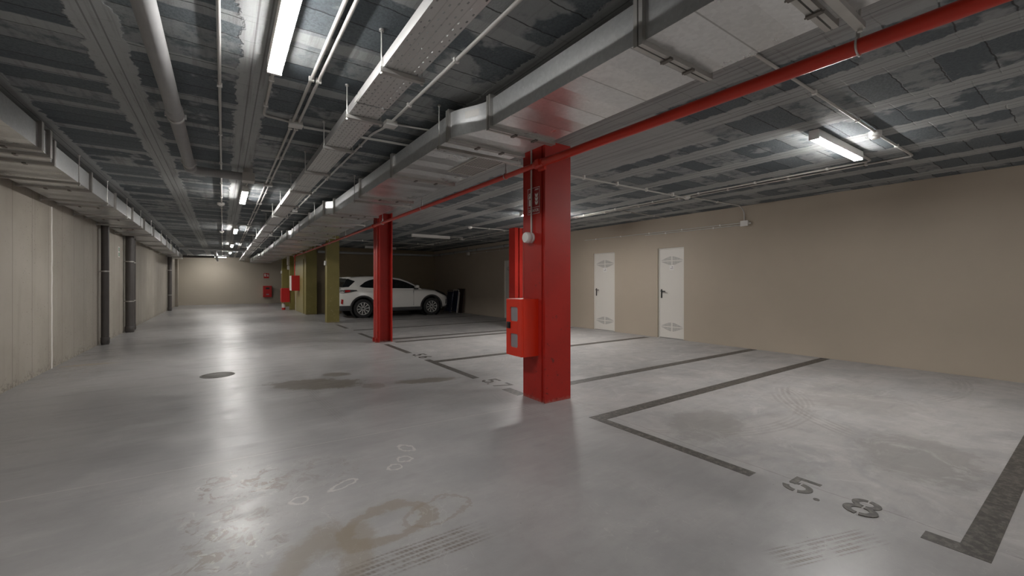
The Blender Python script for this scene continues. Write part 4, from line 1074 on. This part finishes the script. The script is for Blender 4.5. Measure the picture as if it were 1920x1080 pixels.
# dark lower cladding, arches, lights
def side_y(s):
    for a, b_ in zip(ST[:-1], ST[1:]):
        if s <= b_[0]: return a[1]+(b_[1]-a[1])*(s-a[0])/(b_[0]-a[0])
    return ST[-1][1]
for sd in (-1, 1):
    sk = MB(); ss = [1.17+(2.94-1.17)*k/8 for k in range(9)]
    sk.grid([[Wp(s, sd*(side_y(s)*.80), .215) for s in ss], [Wp(s, sd*(side_y(s)+.006), .225) for s in ss], [Wp(s, sd*(side_y(s)+.012), .30) for s in ss], [Wp(s, sd*(side_y(s)-.004), .345) for s in ss]])
    sk.build('sill_cladding', M['carplas'], car, 40)
    for ai, a in enumerate(AX):
        am = MB(); rows = []
        for k in range(25):
            t = math.radians(-12+204*k/24)
            row = []
            for (rr, dy) in ((.388, -.10), (.388, .012), (.40, .022), (.445, .022), (.455, .004)):
                s = a+rr*math.cos(t); z = max(.2, WR+.01+rr*math.sin(t))
                row.append(Wp(s, sd*(min(side_y(a), side_y(min(max(s, .2), 3.9))+.05)+dy), z))
            rows.append(row)
        am.grid(rows); am.build('arch_cladding', M['carplas'], car, 40)
        ln = MB().lathe([(.40, -.19), (.40, .10), (0, .10)], Wp(a, sd*.70, WR+.01), 'Y', 30, False) if sd < 0 else MB().lathe([(.40, .19), (.40, -.10), (0, -.10)], Wp(a, sd*.70, WR+.01), 'Y', 30, False)
        ln.build('wheel_well', M['black'], car)
        # wheel
        yw = sd*.80
        ty_ = MB().lathe([(.215, -.09), (.30, -.105), (.328, -.09), (.335, -.05), (.335, .05), (.328, .09), (.30, .105), (.215, .09)], Wp(a, yw, WR), 'Y', 36, False).build('tyre', M['rubber'], car)
        rim = MB().lathe([(.0, 0), (.20, 0), (.222, sd*.055), (.222, sd*.095), (.212, sd*.098), (.205, sd*.06), (.0, sd*.03)], Wp(a, yw, WR), 'Y', 36).build('rim', M['black'], ty_)
        spk = MB()
        for q in range(10):
            t = 2*PI*q/10+.1
            for (o0, o1) in ((-.055, -.02), (.02, .055)) if False else ((-.045, .0), (.0, .045)):
                pass
            c_, s_ = math.cos(t), math.sin(t)
            pl = [(.035, -.007), (.212, -.013), (.212, .013), (.035, .007)]
            spk.prism([(u*c_-v*s_, u*s_+v*c_) for u, v in pl], lambda u, v, d_: Wp(a+u, yw+sd*d_, WR+v), .062, .088)
        spk.lathe([(.204, sd*.09), (.222, sd*.098), (.225, sd*.085)], Wp(a, yw, WR), 'Y', 36, False)
        spk.build('spokes', M['alloy'], rim)
        MB().lathe([(0, sd*.094), (.03, sd*.092), (.036, sd*.07)], Wp(a, yw, WR), 'Y', 18).build('hub_cap', M['black'], rim)
    # tail light wraps the rear corner
    def onside(s, z):
        return sd*(side_y(s)*(1.0 if z < .9 else .985)+.010)
    tl = MB(); rws = []
    for (s, z0, z1) in ((.015, .90, .965), (.06, .885, .985), (.14, .885, 1.0), (.26, .90, 1.005), (.40, .925, 1.0), (.55, .962, .99)):
        rws.append([Wp(s, onside(s, .95), z0), Wp(s, onside(s, .95)+sd*.004, (z0+z1)/2), Wp(s, onside(s, .98)-sd*.012, z1)])
    tl.grid(rws); t_ = tl.build('tail_light', M['carplas'], car, 60)
    rl = MB(); rws = []
    for (s, z0, z1) in ((.17, .915, .985), (.24, .92, .99), (.33, .935, .99)):
        rws.append([Wp(s, onside(s, .95)+sd*.006, z0), Wp(s, onside(s, .95)+sd*.010, (z0+z1)/2), Wp(s, onside(s, .98)-sd*.004, z1)])
    rl.grid(rws); rl.build('brake_lens', M['lightred'], t_, 60)
    rl = MB(); rws = []
    for (s, z0, z1) in ((.02, .91, .945), (.07, .90, .95), (.15, .905, .955)):
        rws.append([Wp(s, onside(s, .95)+sd*.006, z0), Wp(s, onside(s, .95)+sd*.010, (z0+z1)/2), Wp(s, onside(s, .98)-sd*.002, z1)])
    rl.grid(rws); rl.build('clear_lens', M['lightclear'], t_, 60)
    MB().prism([(.05, .52), (.10, .50), (.115, .66), (.065, .68)], lambda u, v, d_: Wp(u, sd*(side_y(u)+d_), v), -.01, .010).build('reflector', M['lightred'], car, 0)
    # headlight
    hl = MB(); rws = []
    for (s, z0, z1) in ((3.52, .93, .965), (3.66, .87, .935), (3.82, .80, .89), (3.98, .735, .825), (4.06, .70, .77)):
        y = side_y(s)
        rws.append([Wp(s, sd*(y*1.0+.008), z0), Wp(s, sd*(y*.975+.008), (z0+z1)/2), Wp(s, sd*(y*.90+.006), z1+.012)])
    hl.grid(rws); hl.build('headlight', M['carglass'], car, 60)
    MB().prism([(4.0, .42), (4.05, .42), (4.06, .60), (4.02, .60)], lambda u, v, d_: Wp(u, sd*(side_y(u)+d_), v), -.02, .012).build('air_slot', M['carplas'], car, 0)
    # mirror, handles, door gap lines
    mr = MB().lathe([(.0, -.10), (.05, -.095), (.066, -.06), (.07, 0), (.066, .05), (.05, .085), (0, .095)], (CX+2.70, CY+sd*.985, 1.105), 'Y', 16)
    for v in mr.bm.verts: v.co.x = CX+2.70+(v.co.x-CX-2.70)*1.25; v.co.z = 1.105+(v.co.z-1.105)*.9
    mr = mr.build('door_mirror', M['carwhite'], car)
    MB().box(CX+2.63, CX+2.77, *sorted((CY+sd*.86, CY+sd*.99)), 1.0, 1.055, .012).build('mirror_base', M['carplas'], mr)
    for s in (1.66,): MB().box(CX+s, CX+s+.2, *sorted((CY+sd*.885, CY+sd*.912)), .895, .922, .006).build('door_handle', M['carwhite'], car)
    MB().box(CX+.98-.1, CX+.98+.1, *sorted((CY+sd*.885, CY+sd*.908)), .925, .95, .006).build('door_handle', M['carwhite'], car)
    for (s, z0, z1) in ((1.565, .40, .99), (2.62, .40, .95)):
        MB().box(CX+s-.003, CX+s+.003, *sorted((CY+sd*.86, CY+sd*(side_y(s)+.0015))), z0, z1).build('door_gap', M['carplas'], car)
    MB().cyl(Wp(1.0, sd*.02, 1.49), Wp(.85, sd*.02, 1.53), .006, 6).build('roof_aerial', M['black'], car) if sd < 0 else None
bp = MB(); ss = (-.015, .03, .12, .28, .36)
rw = []
ang = [-1, -.8, -.45, 0, .45, .8, 1]
bpr = []
for z, ex in ((.27, .0), (.33, .012), (.42, .014), (.445, .004)):
    row = []
    for u in (-1.0, -.985, -.95, -.86, -.6, -.3, 0, .3, .6, .86, .95, .985, 1.0):
        au = abs(u); s = .37 if au == 1 else .2 if au == .985 else .09 if au == .95 else .03 if au == .86 else .0
        y = (side_y(s) if au > .9 else au*.80)+ex
        row.append(Wp(s-ex*(au < .9) - .012, math.copysign(y, u) if u else 0, z))
    bpr.append(row)
bp.grid(bpr); bp.build('rear_bumper', M['carplas'], car, 50)
MB().box(CX-.03, CX-.005, CY-.26, CY+.26, .60, .71, .004).build('number_plate', M['signwhite'], car)
MB().box(CX-.035, CX-.012, CY-.45, CY+.45, .30, .37, .01).build('skid_plate', M['alloy'], car)
fb = MB().box(CX+4.0, CX+4.2, CY-.45, CY+.45, .25, .36, .03).build('front_lip', M['carplas'], car)
MB().box(CX+.9, CX+3.2, CY-.7, CY+.7, .19, .26).build('underbody', M['black'], car)

# ------------------------------------------------------------------ folded things by the wall
def lounger(x0, tilt, y0, y1, lab, tube_m, slat_m, h, nsl):
    r = thing('folded_lounger', lab, 'folded lounger', (x0, (y0+y1)/2, 0), 'folded loungers against the wall')
    P2 = lambda v, y, o=0: (x0+math.tan(tilt)*v+o, y, v+.012)
    mb = MB().tube(fillet([P2(0, y0), P2(h, y0), P2(h, y1), P2(0, y1)], .06), .012, 8)
    mb.build('frame', tube_m, r)
    MB().tube(fillet([P2(0, y0+.03, .06), P2(h*.9, y0+.03, .06), P2(h*.9, y1-.03, .06), P2(0, y1-.03, .06)], .06), .011, 8).build('folding_leg', tube_m, r)
    fb_ = MB(); fb_.grid([[P2(.06, y0+.02, .012), P2(.06, y1-.02, .012)], [P2(h-.05, y0+.02, .012), P2(h-.05, y1-.02, .012)]])
    fb_.grid([[P2(.06, y0+.02, .022), P2(.06, y1-.02, .022)], [P2(h-.05, y0+.02, .022), P2(h-.05, y1-.02, .022)]]).__len__()
    fb_.build('fabric', M['navy'], r)
    for k in range(nsl):
        z = .08+k*(h-.2)/nsl
        a = P2(z, y0+.01, -.004); MB().box(a[0]-.008, a[0]+.006, y0+.01, y1-.01, z, z+.022).build('slat', slat_m, r)
lounger(7.60, .19, 15.45, 15.95, 'folded navy lounger with pale slats leaning nearest the car nose', M['navy'], M['slat'], .92, 9)
lounger(7.82, .12, 15.25, 15.75, 'folded white-tubed lounger leaning behind the slatted one', M['white'], M['navy'], .94, 4)
bd = thing('storage_board', 'dark brown board leaning on the taupe wall behind the folded loungers', 'board', (8.1, 15.5, 0))
MB().prism([(8.04, 0.0), (8.09, 0.0), (8.195, 1.0), (8.15, 1.0)], lambda u, v, d_: (u, d_, v), 15.2, 15.75).build('panel', M['wood'], bd)
MB().prism([(8.02, 0.0), (8.038, 0.0), (8.148, 1.0), (8.13, 1.0)], lambda u, v, d_: (u, d_, v), 15.2, 15.24).prism([(8.02, 0.0), (8.038, 0.0), (8.148, 1.0), (8.13, 1.0)], lambda u, v, d_: (u, d_, v), 15.71, 15.75).build('edge_strip', M['black'], bd)
